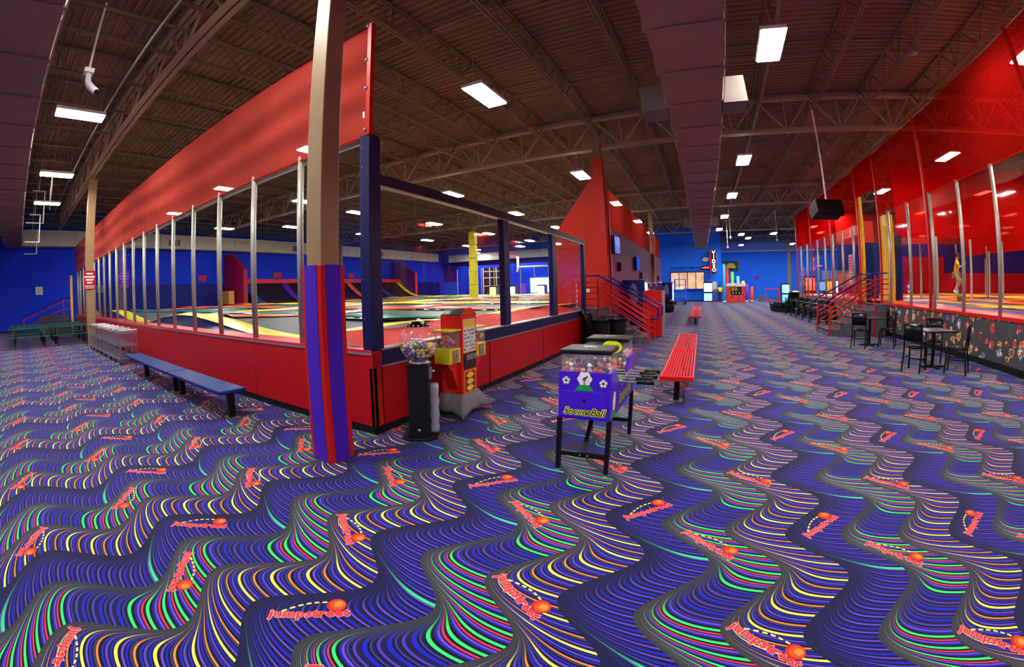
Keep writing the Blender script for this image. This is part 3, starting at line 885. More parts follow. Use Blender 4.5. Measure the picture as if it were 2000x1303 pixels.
def court_run(y0, y1, ys_silver, ys_red, net):
    box(XR, XR + .1, y0, y1, .13, .96).build('mural_panel', M_mural, w)
    box(XR - .015, XR + .1, y0, y1, 0, .13).build('cove_base', M_base, w)
    box(XR - .03, XR + .16, y0, y1, .955, 1.02).build('sill', mat('red_sill', (204, 22, 24), .3), w)
    for y in ys_silver: MB().tube([(XR + .06, y, 1.0), (XR + .06, y, 3.98)], .05, 10).build('silver_post', M_post, w, True)
    for y in ys_red: box(XR + .0, XR + .07, y - .04, y + .04, .98, 6.1).build('red_post', M_rail, w)
    yy = sorted(list(ys_silver) + [y0, y1])
    for a, b in zip(yy[:-1], yy[1:]):
        if b - a > .3: box(XR + .055, XR + .065, a + .05, b - .05, 1.02, 3.95).build('glass_pane', M_glass, w)
    for a, b in net:
        MB().grid(lambda u, v: (XR + .03 + .02 * math.sin(v * 9 + u * 4) * math.sin(PI * u), a + (b - a) * u, 3.94 + 2.1 * v), 10, 8).build('netting_panel', M_meshR, w, True)
    MB().tube([(XR + .03, y0, 6.04), (XR + .03, y1, 6.04)], .014, 6).build('netting_cable', M_alu, w)
    MB().tube([(XR + .03, y0, 3.94), (XR + .03, y1, 3.94)], .012, 6).build('netting_cable', M_rail, w)
court_run(-3, 15.95, [-.2, 1.33, 2.86, 4.39, 5.92, 7.45, 8.97, 10.5, 12.03, 13.55, 15.1], [7.3, 12.22, 15.9], [(-3, 2.3), (2.3, 7.3), (7.3, 12.2), (12.2, 15.9)])
court_run(18.05, 30.2, [18.9, 20.45, 21.98, 23.4, 24.9, 27.4, 29.1], [18.1, 22.1, 26.25, 30.2], [(18.1, 22.1), (22.1, 26.25), (26.25, 30.2)])
box(XR + .02, XR + .04, 15.95, 18.05, 4.9, 6.04).build('netting_panel', M_meshR, w)
# end return of the court
for a, b in ((7.0, 11.5), (11.5, 16), (16, 20.5), (20.5, 25)):
    box(a, b, 30.2, 30.23, 3.95, 6.04).build('netting_panel', M_meshR, w)
# court inside: trampolines
rc = thing('trampoline_court', 'dodgeball trampoline court with orange, yellow and blue padded strips', 'trampoline', (15, 14, 0))
def RP(m, name, material, smooth=True):
    o = m.build(name, material, rc, smooth); o.location = (-15, -14, 0); return o
RP(box(7.1, 26.5, -3, 29.5, .02, .9), 'frame_base', M_black, False)
for i in range(4):
    for j in range(6):
        x0 = 8.1 + i * 4.5; y0 = -2.6 + j * 5.2
        RP(MB().grid(lambda u, v: (x0 + .5 + 3.4 * u, y0 + .5 + 4.2 * v, .98 - .05 * math.sin(PI * u) * math.sin(PI * v)), 6, 6), 'trampoline_bed', M_bed)
for i in range(5):
    x = 8.1 + 4.5 * i
    mt = [M_orpad, M_orpad, M_yellow2, M_orpad, M_yellow2][i]
    RP(MB().grid(lambda u, v: (x - .55 + 1.1 * u, -2.8 + 32 * v, 1.0 + .06 * math.sin(PI * u)), 4, 30), 'orange_pad' if mt is M_orpad else 'yellow_pad', mt)
for j in range(7):
    y = -2.6 + 5.2 * j
    mt = [M_orpad, M_orpad, M_orpad, M_yellow2, M_orpad, M_yellow2, M_orpad][j]
    RP(MB().grid(lambda u, v: (7.2 + 19 * u, y - .5 + 1.0 * v, .995 + .05 * math.sin(PI * v)), 20, 4), 'orange_pad' if mt is M_orpad else 'yellow_pad', mt)
RP(MB().grid(lambda u, v: (7.0 + .55 * u, -2.8 + 18.5 * v, 1.0 + .07 * math.sin(PI * u)), 4, 30), 'orange_pad', M_orpad)
RP(MB().grid(lambda u, v: (7.58 + .34 * u, -2.8 + 18.5 * v, 1.03 + .05 * math.sin(PI * u)), 3, 30), 'blue_pad', mat('blue_court_pad', (36, 70, 190), .3, var=.2, scale=6))
RP(MB().grid(lambda u, v: (8.75 + .14 * u, -2.8 + 18.5 * v, 1.08 + .03 * math.sin(PI * u)), 3, 30), 'yellow_pad', M_yellow2)
# inner posts and red back partitions
wi = struct('wall_court_inner', 'red padded partition with posts across the dodgeball court')
for x, y in ((10.2, 17.7), (12.6, 18.7), (14.8, 19.2), (10.9, 20.5), (13.4, 21.2), (15.9, 22), (17.5, 19.2), (20, 20), (11.5, 25.5), (18.6, 25.5)):
    MB().tube([(x, y, 1.0), (x, y, 3.4)], .055, 8).build('silver_post', M_post, wi)
box(9.5, 26, 29.6, 29.7, 1.0, 2.3).build('red_panel', M_red, wi)
box(9.5, 26, 29.62, 29.72, 2.3, 4.1).build('upper_panel', mat('indigo_panel', (40, 20, 96), .5), wi)
box(9.5, 26, 29.62, 29.72, 4.1, 6.0).build('upper_panel', mat('red_panel_paint', (150, 18, 14), .5), wi)
box(14.2, 17.5, 29.4, 29.5, 2.3, 3.3).build('red_panel', M_red, wi)
for a, b in ((-3, 5), (5, 13), (13, 21), (21, 29.5)): box(19.5, 19.53, a, b, 3.35, 6.3).build('netting_panel', mesh_cloth('inner_red_netting', (196, 18, 12), .8, (255, 120, 110), .4) if 'inner_red_netting' not in MATS else MATS['inner_red_netting'], wi)
for a, b in ((8.9, 14), (14, 19.4), (19.6, 26)): box(a, b, 18.85, 18.88, 3.45, 6.3).build('netting_panel', MATS['inner_red_netting'], wi)
for x in (11.5, 12.5, 21, 22.5): MB().tube([(x, 29.3, 1), (x, 29.3, 3.2)], .05, 8).build('silver_post', M_post, wi)
# golden padded doorway column and dark blue door
for y, x, hh, lab in ((18.25, 6.98, 5.0, 'golden padded column on the far side of the dodgeball doorway'), (16.8, 7.5, 4.05, 'golden padded post behind the pane beside the dodgeball doorway')):
    t = thing('padded_column', lab, 'column', (x, y, 1.0 if x > 7.2 else 0))
    box(-.17 if x > 7.2 else -.06, .17 if x > 7.2 else .1, -.3 if x > 7.2 else -.1, .3 if x > 7.2 else .12, 0, hh - 1 if x > 7.2 else hh).build('pad', M_yellow2, t, bevel=.03)
    box(-.17 if x > 7.2 else -.06, .17 if x > 7.2 else .1, .3 if x > 7.2 else .12, .38 if x > 7.2 else .2, 0, hh - 1 if x > 7.2 else hh).build('edge_strip', M_black, t)
do = box(7.12, 7.8, 18.5, 18.6, 1.07, 3.25).build('door_panel', mat('deep_blue_door', (10, 40, 96), .4)); tag(do, 'deep blue padded panel behind the dodgeball doorway', 'panel')
do = box(7.7, 8.3, 20.1, 20.2, 3.3, 4.3).build('hanging_banner', M_orange); tag(do, 'orange red panel above the deep blue panel', 'panel')
do = box(8.0, 8.1, 16.75, 17.6, 1.07, 3.35).build('court_panel', mat('navy_panel', (24, 22, 92), .4)); tag(do, 'navy padded panel standing inside the dodgeball court', 'panel')
sgn = box(XR + .15, XR + .18, 19.45, 19.95, 1.65, 2.85).build('wall_sign', mat('banner_pink', (224, 150, 156), .6)); tag(sgn, 'tall pink and red vertical sign behind the pane beside the doorway', 'sign')
for k in range(10): box(XR + .14, XR + .15, 19.48, 19.92, 1.70 + k * .11, 1.74 + k * .11).build('sign_stroke', mat('notice_red', (176, 12, 20), .4), sgn)

# hanging television over the aisle
t = thing('hanging_television', 'black television hung from the roof on a white pole', 'television', (4.25, 14.0, 3.7))
MB().tube([(0, 0, .3), (0, 0, 3.4)], .03, 8).build('pole', M_white, t)
MB().cbox((0, 0, .15), (1.0, .55, .42), M=Matrix.Rotation(.25, 3, 'Z') @ Matrix.Rotation(-.35, 3, 'X')).build('cabinet', M_black, t, bevel=.03)
MB().cbox((.07, -.27, .07), (.85, .02, .32), M=Matrix.Rotation(.25, 3, 'Z') @ Matrix.Rotation(-.35, 3, 'X')).build('screen', mat('dark_screen', (20, 24, 26), .1), t)
# camera on a pole
t = thing('security_camera', 'white security camera hung on a long pole from the roof', 'camera', (-7.6, .78, 5.2))
MB().tube([(0, 0, .35), (0, 0, 1.795)], .022, 8).build('pole', M_white, t)
box(-.09, .09, -.09, .09, .3, .38).build('bracket', M_white, t)
MB().tube([(0, 0, .3), (.03, .02, .12), (.1, .1, .0), (.18, .18, -.09)], [.05, .06, .065, .06], 10).build('body', M_white, t, True)
MB().tube([(.18, .18, -.09), (.21, .21, -.12)], .05, 10).build('lens', M_black, t)
for i, (x, y, z) in enumerate(((2.41, 32.3, 5.0), (2.41, 35.8, 4.6), (6.15, 34, 4.9))):
    t = thing('pole_camera', 'small dome camera on a white pole above the aisle', 'camera', (x, y, z), 0, 'dome cameras above the aisle')
    MB().tube([(0, 0, 0), (0, 0, 6.995 - z)], .03, 6).build('pole', M_white, t)
    MB().sphere((0, 0, -.04), .1, 10, 6).build('dome', M_white, t, True)
t = thing('roof_spotlight', 'small grey spotlight clamped to a roof joist', 'lamp', (6.0, 9.8, 6.7))
MB().lathe([(.05, .3), (.06, .25), (.13, .05), (.12, .04)], 12).build('shade', mat('spot_grey', (110, 90, 96), .4), t, True)
MB().lathe([(.11, .05), (.02, .04)], 12).build('bulb_face', mat('spot_face', (220, 150, 150), .3), t)
# hanging sheet and pipe frames near the left duct
o = MB().prism([(0, 0), (.5, .65), (0, 1.3), (-.5, .65)], 'y', -.01, .01).build('hanging_banner', mat('pale_banner', (190, 170, 150), .6)); o.location = (-15.4, .9, 4.6); tag(o, 'thin pale diamond banner hung among the lamps', 'banner'); MB().tube([(0, 0, 1.28), (0, 0, 3.12)], .006, 5).build('hanging_wire', M_alu, o)
for k, (x, z) in enumerate(((-19.8, 4.9), (-23.5, 4.6), (-27.0, 4.4))):
    o = MB().tube([(0, 0, 1.3), (0, .55, 1.3), (0, .55, 0), (0, -.2, 0)], .03, 6).tube([(0, .28, 1.3), (0, .28, 7.73 - z)], .012, 5).build('pipe_frame', M_white, None, True); o.location = (x, .35, z)
    tag(o, 'thin white pipe frame hung beside the left mauve duct', 'pipe', 'white pipe frames')

# ------------------------------------------------------------------ benches
M_bluetop = mat('blue_bench_plastic', (12, 46, 112), .45, var=.1, scale=8, spec=.15)
def plain_bench(label, x0, x1, y0, y1, legs, mtop, cat='bench'):
    cx, cy = (x0 + x1) / 2, (y0 + y1) / 2
    t = thing('bench', label, cat, (cx, cy, 0))
    box(x0 - cx, x1 - cx, y0 - cy, y1 - cy, .355, .41).build('seat', mtop, t, bevel=.018)
    for lx in legs:
        l = box(lx - cx - .035, lx - cx + .035, -.05, .05, 0, .36).build('leg', M_black, t)
        box(lx - cx - .1, lx - cx + .1, -.08, .08, 0, .012).build('foot_plate', M_alu, l)
    return t
plain_bench('long blue bench beside the red wall, end nearer the padded column', -7.42, -5.24, 2.40, 2.82, (-5.36, -7.28), M_bluetop)
plain_bench('long blue bench beside the red wall, end nearer the wire carts', -10.7, -7.44, 2.40, 2.82, (-7.6, -9.55), M_bluetop)
M_redb = mat('red_bench_coating', (222, 26, 26), .35, var=.06)
def red_bench(label, x, y0, y1):
    t = thing('bench', label, 'bench', (x, y0, 0)); L = y1 - y0
    for s in (-1, 1): box(s * .225 - .015, s * .225 + .015, 0, L, .335, .40).build('side_rim', M_redb, t, bevel=.006)
    for yy in (0, L - .05): box(-.225, .225, yy, yy + .05, .335, .40).build('end_rim', M_redb, t, bevel=.006)
    for k in range(9):
        xx = -.18 + k * .045
        box(xx - .014, xx + .014, .03, L - .03, .37, .398).build('slat', M_redb, t)
    for yy in (.25, L - .3):
        l = box(-.04, .04, yy - .05, yy + .05, 0, .345).build('leg', M_black, t)
        box(-.1, .1, yy - .07, yy + .07, 0, .012).build('foot_plate', M_alu, l)
    return t
red_bench('red slatted bench in the aisle right behind the soccer game', -.30, 6.05, 8.82)
red_bench('red slatted bench in the aisle, second one from the soccer game', -.30, 8.86, 11.6)
red_bench('red slatted bench far down the aisle past the steps', -.2, 18.4, 22.6)
red_bench('red slatted bench far down the aisle, the farthest of the row', -.17, 22.7, 27.8)

# ------------------------------------------------------------------ green picnic tables
M_gt = mat('dark_green_plank', (22, 66, 62), .4, var=.15, scale=6)
def picnic(x, y, label):
    t = thing('picnic_table', label, 'picnic table', (x, y, 0), 0, 'dark green picnic tables')
    for k in range(3): box(-.36 + k * .245, -.14 + k * .245, -.88, .88, .72, .76).build('top_plank', M_gt, t)
    for s in (-1, 1): box(s * .72 - .13, s * .72 + .13, -.88, .88, .42, .46).build('seat_plank', M_gt, t)
    for yy in (-.65, .65):
        MB().bar((-.3, yy, .72), (-.6, yy, 0), .06).bar((.3, yy, .72), (.6, yy, 0), .06).bar((-.8, yy, .40), (.8, yy, .40), .05).build('leg_frame', M_black, t)
    return t
labs = ['dark green picnic table against the tan column with the red notice', 'dark green picnic table at the free end of the stack of tables']
for k in range(3):
    picnic(-20.0 - k * 1.75, .25, labs[1] if k == 0 else 'dark green picnic table behind another picnic table near the blue end wall')
    picnic(-20.0 - k * 1.75, 2.1, labs[0] if k == 0 else 'dark green picnic table behind another picnic table near the blue end wall')

# ------------------------------------------------------------------ wire carts
M_wire = mat('chrome_wire', (186, 186, 190), .3, .85, var=.05)
def cart(loc, rz, label):
    t = thing('wire_cart', label, 'cart', loc, rz, 'chrome wire carts in a row')
    for sx in (-.33, .33):
        for sy in (-.26, .26):
            MB().tube([(sx, sy, .1), (sx, sy, .86)], .012, 6).build('upright', M_wire, t)
    for z in (.16, .5, .82):
        m = MB()
        for s in (-.26, .26): m.bar((-.33, s, z), (.33, s, z), .012, .035)
        for s in (-.33, .33): m.bar((s, -.26, z), (s, .26, z), .012, .035)
        for i in range(14): m.bar((-.31 + i * .048, -.26, z), (-.31 + i * .048, .26, z), .008)
        m.build('shelf', M_wire, t)
    m = MB()
    for s in (-.26, .26):
        for i in range(1, 5): m.bar((-.33 + i * .132, s, .16), (-.33 + i * .132, s, .82), .006)
    for s in (-.33, .33):
        for i in range(1, 3): m.bar((s, -.26 + i * .173, .16), (s, -.26 + i * .104, .82), .007)
    m.build('side_wires', M_wire, t)
    MB().tube([(-.33, -.26, .86), (-.37, -.26, .9), (-.37, .26, .9), (-.33, .26, .86)], .018, 8).build('handle', M_white, t, True)
    for sx in (-.29, .29):
        for sy in (-.24, .24):
            o = MB().lathe([(.012, -.015), (.05, -.012), (.05, .012), (.012, .015)], 12).build('caster', M_black, t, True)
            o.matrix_local = Matrix.Translation((sx, sy, .052)) @ Matrix.Rotation(PI / 2, 4, 'X')
    return t
c0 = cart((-12.2, 2.78, 0), PI, 'chrome wire shelf cart at the end of the row next to the blue bench')
for k in range(1, 7):
    dup(c0, (-12.2 - .75 * k, 2.78 - .005 * k, 0), PI, 'chrome wire shelf cart nested in the row between the column and the blue bench', 'chrome wire carts in a row')

# ------------------------------------------------------------------ gumball machine
BALLC = [(236, 226, 90), (240, 170, 190), (250, 250, 246), (20, 120, 100), (150, 90, 200), (226, 190, 70), (226, 60, 60), (60, 60, 70)]
BALLN = ['pale yellow', 'pink', 'white', 'dark green', 'lilac', 'golden', 'red', 'charcoal']
BALLM = [mat('ball_paint_%d' % i, c, .25, var=.25, scale=60) for i, c in enumerate(BALLC)]
def ball_meshes(r):
    out = []
    for m in BALLM:
        me = MB().sphere((0, 0, 0), r, 10, 7).mesh('ball'); me.materials.append(m)
        me.polygons.foreach_set('use_smooth', [True] * len(me.polygons)); out.append(me)
    return out
gl = Vector((-2.86, 3.66, 0)); grz = math.radians(28)
t = thing('gumball_machine', 'black gumball machine with clear round globe by the red wall corner', 'gumball machine', gl, grz)
MB().prism([(-.2, -.12), (-.12, -.2), (.12, -.2), (.2, -.12), (.2, .12), (.12, .2), (-.12, .2), (-.2, .12)], 'z', 0, .025).build('base_plate', M_black, t, bevel=.008)
box(-.115, .115, -.115, .115, .025, .835).build('pedestal', mat('black_powder_coat', (10, 10, 11), .6, bump=.2, bscale=300), t, bevel=.006)
box(-.125, .125, -.125, .125, .835, .85).build('collar_plate', M_black, t)
MB().lathe([(.11, .85), (.12, .865), (.085, .885)], 24).build('globe_neck', M_alu, t, True)
R = .215
MB().lathe([(R * math.sin(a), 1.08 - R * math.cos(a)) for a in [.45 + (2.62 - .45) * i / 20 for i in range(21)]], 36).build('globe', M_globe, t, True)
MB().lathe([(.125, 1.262), (.13, 1.272), (.115, 1.29), (.07, 1.312), (.0005, 1.318)], 28).build('lid', mat('chrome_lid', (30, 30, 32), .15, .8), t, True)
for k in range(14):
    a = 2 * PI * k / 14; MB().sphere((.118 * math.cos(a), .118 * math.sin(a), 1.272), .012, 8, 5).build('lid_bolt', M_alu, t, True)
MB().lathe([(.0005, -.012), (.018, -.01), (.018, 0)], 12).build('lock', M_alu, t, True).matrix_local = Matrix.Translation((0, -.117, .1)) @ Matrix.Rotation(PI / 2, 4, 'X')
box(.115, .135, -.05, .05, .68, .8).build('coin_plate', M_alu, t)
MB().tube([(.135, 0, .76), (.165, 0, .76)], .012, 8).tube([(.165, -.03, .76), (.165, .03, .76)], .008, 6).build('coin_handle', M_alu, t, True)
MB().lathe([(.045, 0), (.052, .06), (.04, .12), (.055, .2), (.042, .28), (.055, .36), (.042, .42), (.05, .5), (.045, .56)], 14, (.165, 0, .06)).build('spiral_chute', glass('cloudy_chute', (236, 236, 238), .14, .9, .3), t, True)
MB().tube([(-.06, -.12, 1.13), (.06, -.12, 1.13)], .012, 6).build('price_tag', M_white, t)
bm_ = ball_meshes(.022)
rb = random.Random(11)
gc = gl + Vector((0, 0, 1.08)); cnt = 0; pts = []
for layer in range(5):
    z = -.165 + layer * .034
    rr = math.sqrt(max(0, (R - .028) ** 2 - z * z))
    for ring in range(3):
        q = rr - ring * .045
        if q < .03: continue
        n = int(2 * PI * q / .047)
        if ring == 0 or layer == 4:
            for k in range(n):
                a = 2 * PI * (k + .5 * (layer % 2)) / n
                pts.append((q * math.cos(a), q * math.sin(a), z + rb.uniform(-.004, .004)))
for p in pts:
    q_ = rb.randrange(7); o = inst('gumball', bm_[q_], None, gc + Vector(p)); tag(o, 'small %s ball inside the round globe of the black gumball machine' % BALLN[q_], 'ball', 'balls in the gumball globe')

# ------------------------------------------------------------------ red toy vending machine
vl = Vector((-3.0, 4.72, 0))
t = thing('toy_vending_machine', 'red toy vending tower with yellow side boxes and grey flared foot', 'vending machine', vl)
M_vr = mat('red_orange_cabinet', (222, 40, 12), .35, var=.05)
M_vg = mat('grey_cast_foot', (104, 104, 106), .45, var=.08)
fb = MB()
pts_t = [(-.17, -.2), (.17, -.2), (.17, .2), (-.17, .2)]; pts_b = [(-.27, -.34), (.26, -.34), (.26, .34), (-.27, .34)]
n = 8
for i in range(4):
    a, b = pts_t[i], pts_t[(i + 1) % 4]; c, d = pts_b[i], pts_b[(i + 1) % 4]
    def fn(u, v):
        tx, ty = a[0] + (b[0] - a[0]) * u, a[1] + (b[1] - a[1]) * u
        bx_, by_ = c[0] + (d[0] - c[0]) * u, c[1] + (d[1] - c[1]) * u
        zb = .09 * math.sin(PI * u) ** .6 + .015 * math.cos(u * 6 * PI) * math.sin(PI * u) if 0 < u < 1 else 0
        q = v ** 1.5
        return (tx + (bx_ - tx) * (1 - q) , ty + (by_ - ty) * (1 - q), zb * (1 - v) + .3 * v)
    fb.grid(fn, 16, 6)
fb.build('flared_foot', M_vg, t, True, solid=.012)
box(-.16, .16, -.19, .19, .26, 1.32).build('cabinet', M_vr, t, bevel=.006)
MB().prism([(-.19, 1.32)] + [(-.19 + .38 * k / 12, 1.32 + .09 * math.sin(PI * k / 12)) for k in range(1, 12)] + [(.19, 1.32)], 'x', -.16, .15).build('roof', mat('grey_roof', (72, 72, 74), .4), t, True)
MB().prism([(-.19, 1.32)] + [(-.19 + .38 * k / 12, 1.32 + .10 * math.sin(PI * k / 12)) for k in range(1, 12)] + [(.19, 1.32)], 'x', .15, .168).build('arched_crest', mat('crest_orange', (214, 62, 16), .35), t)
po = box(.16, .166, -.15, .15, .84, 1.27).build('poster', M_white, t)
cols = [(216, 60, 40), (240, 210, 60), (60, 110, 190), (40, 140, 90), (120, 60, 140), (210, 130, 60), (60, 60, 64)]
box(.166, .168, -.14, .14, 1.17, 1.26).build('poster_heading', mat('poster_yellow', (232, 196, 60), .4), po)
rp_ = random.Random(5)
for i in range(6):
    for j in range(6):
        y0 = -.135 + i * .046; z0 = .86 + j * .05
        box(.166, .1675, y0, y0 + rp_.uniform(.018, .036), z0, z0 + rp_.uniform(.018, .04)).build('poster_picture', mat('poster_ink_%d' % rp_.randrange(7), cols[0], .4) if False else mat('poster_c%d' % (k := rp_.randrange(7)), cols[k], .4), po)
box(.16, .175, -.15, .15, .62, .83).build('coin_panel', mat('dark_coin_panel', (44, 42, 46), .3), t)
for yy in (-.09, 0, .09):
    box(.175, .2, yy - .03, yy + .03, .74, .81).build('coin_mech', M_alu, t)
    MB().tube([(.2, yy, .775), (.225, yy, .775)], .014, 8).build('coin_knob', M_alu, t)
dc = box(.16, .164, -.15, .15, .29, .60).build('decal', mat('decal_orange', (230, 120, 30), .4), t)
box(.164, .1655, -.125, .125, .315, .575).build('decal_field', mat('decal_purple', (120, 30, 70), .4), dc)
for zz in (.36, .445, .53):
    MB().prism([(-.1, 0), (-.04, -.035), (.04, -.035), (.1, 0), (.04, .035), (-.04, .035)], 'x', .1655, .167).build('decal_star', mat('decal_yellow', (250, 206, 20), .4), dc).location = (0, 0, zz)
for yy in (-.135, 0, .135):
    for zz in (.305, .585): MB().sphere((.165, yy, zz), .008, 6, 4).build('decal_bulb', mat('decal_bulb', (250, 240, 150), .4), dc)
for s, lab in ((-1, 'L'), (1, 'R')):
    y0, y1 = (s * .2, s * .46) if s > 0 else (s * .46, s * .2)
    b = box(-.08, .15, y0, y1, .73, .92).build('yellow_coin_box', M_yellow, t, bevel=.008)
    box(-.075, .145, y0 + .01, y1 - .01, .92, 1.13).build('clear_bin', M_case, b)
    box(-.09, .16, y0 - .01, y1 + .01, 1.13, 1.155).build('bin_lid', M_yellow, b, bevel=.01)
    box(.15, .165, (y0 + y1) / 2 - .06, (y0 + y1) / 2 + .06, .75, .9).build('coin_mech', M_alu, b)
    MB().tube([(.165, (y0 + y1) / 2, .84), (.19, (y0 + y1) / 2, .84)], .016, 8).build('coin_knob', M_alu, b)
    MB().prism([(s * .19, .35), (s * .19, .73), (s * .45, .73), (s * .38, .66), (s * .33, .63), (s * .28, .52)], 'x', -.06, .1).build('side_bracket', M_vr, t)
    rr = random.Random(2 + s)
    for i in range(28):
        q_ = rr.randrange(8); o = inst('toy_capsule', bm_[q_], None, vl + Vector((rr.uniform(-.05, .12), rr.uniform(y0 + .035, y1 - .035), .945 + .036 * (i // 8) + rr.uniform(0, .01))))
        tag(o, 'small %s toy capsule in a clear bin of the red vending tower' % BALLN[q_], 'capsule', 'capsules in the red vending tower')

# ------------------------------------------------------------------ soccer ball vending game
sl = Vector((-.945, 4.06, 0))
t = thing('soccer_game', 'purple soccer ball vending game on black legs with foosball rods', 'arcade game', sl)
M_sp = mat('purple_cabinet', (66, 22, 190), .35, var=.05)
M_leg = mat('black_leg_paint', (12, 12, 14), .4)
Wd, Ln = .235, .60      # half sizes
for sx in (-1, 1):
    for sy in (-1, 1):
        l = box(sx * .225 - .02, sx * .225 + .02, sy * .575 - .02, sy * .575 + .02, .02, .52).build('leg', M_leg, t)
        MB().lathe([(.025, 0), (.025, .02)], 10, (sx * .225, sy * .575, 0)).build('leg_foot', M_alu, l)
for sy in (-1, 1):
    b = box(-.22, .22, sy * .575 - .016, sy * .575 + .016, .16, .2).build('cross_bar', M_leg, t)
    for k in (-.02, .05): MB().sphere((k, -.575 - .018 if sy < 0 else .575 + .018, .18), .009, 6, 4).build('bolt', M_alu, b)
MB().bar((0, -.57, .18), (0, -.2, .52), .035).build('brace', M_leg, t)
MB().bar((0, .57, .18), (0, .2, .52), .035).build('brace', M_leg, t)
box(-Wd, Wd, -Ln, Ln, .515, .735).build('cabinet', M_sp, t, bevel=.006)
# end towers with slanting shoulders towards the middle
for s in (-1, 1):
    prof = [(s * Ln, .735), (s * Ln, .93), (s * .30, .93), (s * .12, .735)]
    if s < 0:
        prof = [(s * Ln, .735), (s * Ln, .93), (s * .40, .93), (s * .17, .735)]
    e = MB().prism(prof, 'x', Wd - .025, Wd).build('side_cheek', M_sp, t)
    MB().prism(prof, 'x', -Wd, -Wd + .025).build('side_cheek', M_sp, t)
    box(-Wd + .024, Wd - .024, min(s * (Ln - .001), s * (Ln - .03)), max(s * (Ln - .001), s * (Ln - .03)), .735, .93).build('end_panel', M_sp, t)
    box(-Wd + .03, Wd - .03, min(s * .31, s * .29), max(s * .31, s * .29), .9, .925).build('inner_rim', M_sp, t)
    y0, y1 = sorted((s * .585, s * .27))
    cs = box(-.215, .215, y0, y1, .79, 1.085).build('clear_case', M_case, t)
    li = box(-.228, .228, y0 - .015, y1 + .015, 1.083, 1.125).build('case_lid', M_black, cs, bevel=.012)
    box(-.06, .05, (y0 + y1) / 2 + .02, (y0 + y1) / 2 + .05, 1.125, 1.127).build('lid_label', M_white, li)
    MB().lathe([(.012, 0), (.012, .012)], 10, (0, (y0 + y1) / 2 - .05, 1.125)).build('lid_lock', M_alu, li)
    r5 = random.Random(20 + s)
    k = 0
    for lay in range(5):
        for ix in range(8):
            for iy in range(5):
                edge = ix in (0, 7) or iy in (0, 4) or lay == 4
                if not edge: continue
                z = .825 + lay * .040
                if lay == 4 and r5.random() < .45: continue
                x = -.185 + ix * .0525 + r5.uniform(-.006, .006); y = y0 + .03 + iy * (y1 - y0 - .06) / 4 + r5.uniform(-.005, .005)
                q_ = r5.choice([0, 1, 2, 2, 3, 5, 6, 6, 7]); o = inst('toy_ball', bm_[q_], None, sl + Vector((x, y, z)))
                tag(o, BALLN[q_] + ' toy ball in the soccer game case ' + ('behind the front lettering' if s < 0 else 'with the winner sign'), 'ball', 'balls in the soccer game')
box(-.2, .2, -.27, .27, .735, .74).build('play_field', mat('field_green', (150, 190, 30), .5), t)
box(-.2, -.19, -.27, .27, .735, 1.08).build('field_window', M_case, t)
# rods with black grips
for k in range(5):
    yy = -.26 + k * .13
    rd = MB().tube([(-.2, yy, .80), (.42, yy, .80)], .008, 6).build('foosball_rod', M_alu, t)
    MB().tube([(.40 - .03 * (k % 2), yy, .80), (.56 - .03 * (k % 2), yy, .80)], .02, 10).build('rod_grip', M_black, rd, True)
    MB().lathe([(.02, -.01), (.02, .01)], 8).build('rod_collar', M_alu, rd).matrix_local = Matrix.Translation((.26, yy, .80)) @ Matrix.Rotation(PI / 2, 4, 'Y')
yv = -Ln - .002
dr = box(-.205, .205, -Ln - .006, -Ln, .53, .765).build('drawer_front', M_sp, t, bevel=.003)
MB().lathe([(.0005, -.02), (.013, -.017), (.013, 0)], 10).build('drawer_lock', M_alu, dr, True).matrix_local = Matrix.Translation((0, -Ln - .006, .685)) @ Matrix.Rotation(PI / 2, 4, 'X')
M_ly = mat('lettering_yellow', (228, 240, 40), .5); M_lk = mat('ink_black', (10, 10, 12), .5)
lettering('front_lettering_edge', 'SoccerBall', .088, M_ly, t, (0.0, -Ln - .0075, .585), FACE_FRONT, res=3, offset=.006, shear=.3)
lettering('front_lettering', 'SoccerBall', .088, M_lk, t, (0.0, -Ln - .0085, .585), FACE_FRONT, res=3, offset=.0005, shear=.3)
lettering('side_lettering_edge', 'SoccerBall', .15, M_ly, t, (Wd + .002, .08, .62), FACE_RIGHT, res=3, offset=.008, shear=.3)
lettering('side_lettering', 'SoccerBall', .15, mat('ink_green', (40, 90, 20), .5), t, (Wd + .003, .08, .62), FACE_RIGHT, res=3, offset=.0, shear=.3)
def disc_poly(r, n, ph=0, wob=0, k=6): return [(r * (1 + wob * math.cos(k * 2 * PI * i / n)) * math.cos(2 * PI * i / n + ph), r * (1 + wob * math.cos(k * 2 * PI * i / n)) * math.sin(2 * PI * i / n + ph)) for i in range(n)]
def soccer_icon(cx, cz, r):
    o = MB().prism(disc_poly(r, 20), 'y', -Ln - .004, -Ln - .002).build('soccer_ball_decal', M_white, t); o.location = (cx, 0, cz)
    MB().prism(disc_poly(r * .36, 5, PI / 2), 'y', -Ln - .005, -Ln - .004).build('decal_patch', M_lk, o)
    for i in range(5):
        a = PI / 2 + 2 * PI * i / 5 + PI / 5
        q = MB().prism(disc_poly(r * .2, 5, a), 'y', -Ln - .005, -Ln - .004).build('decal_patch', M_lk, o); q.location = (r * .82 * math.cos(a), 0, r * .82 * math.sin(a))
soccer_icon(-.165, .855, .035); soccer_icon(.165, .845, .035)
o = MB().prism(disc_poly(.062, 48, 0, .08, 6), 'y', -Ln - .004, -Ln - .002).build('soccer_ball_decal', M_white, t); o.location = (0, 0, .875)
MB().prism(disc_poly(.015, 8), 'y', -Ln - .006, -Ln - .004).build('coin_slot_mark', mat('coin_red', (200, 40, 30), .4), o)
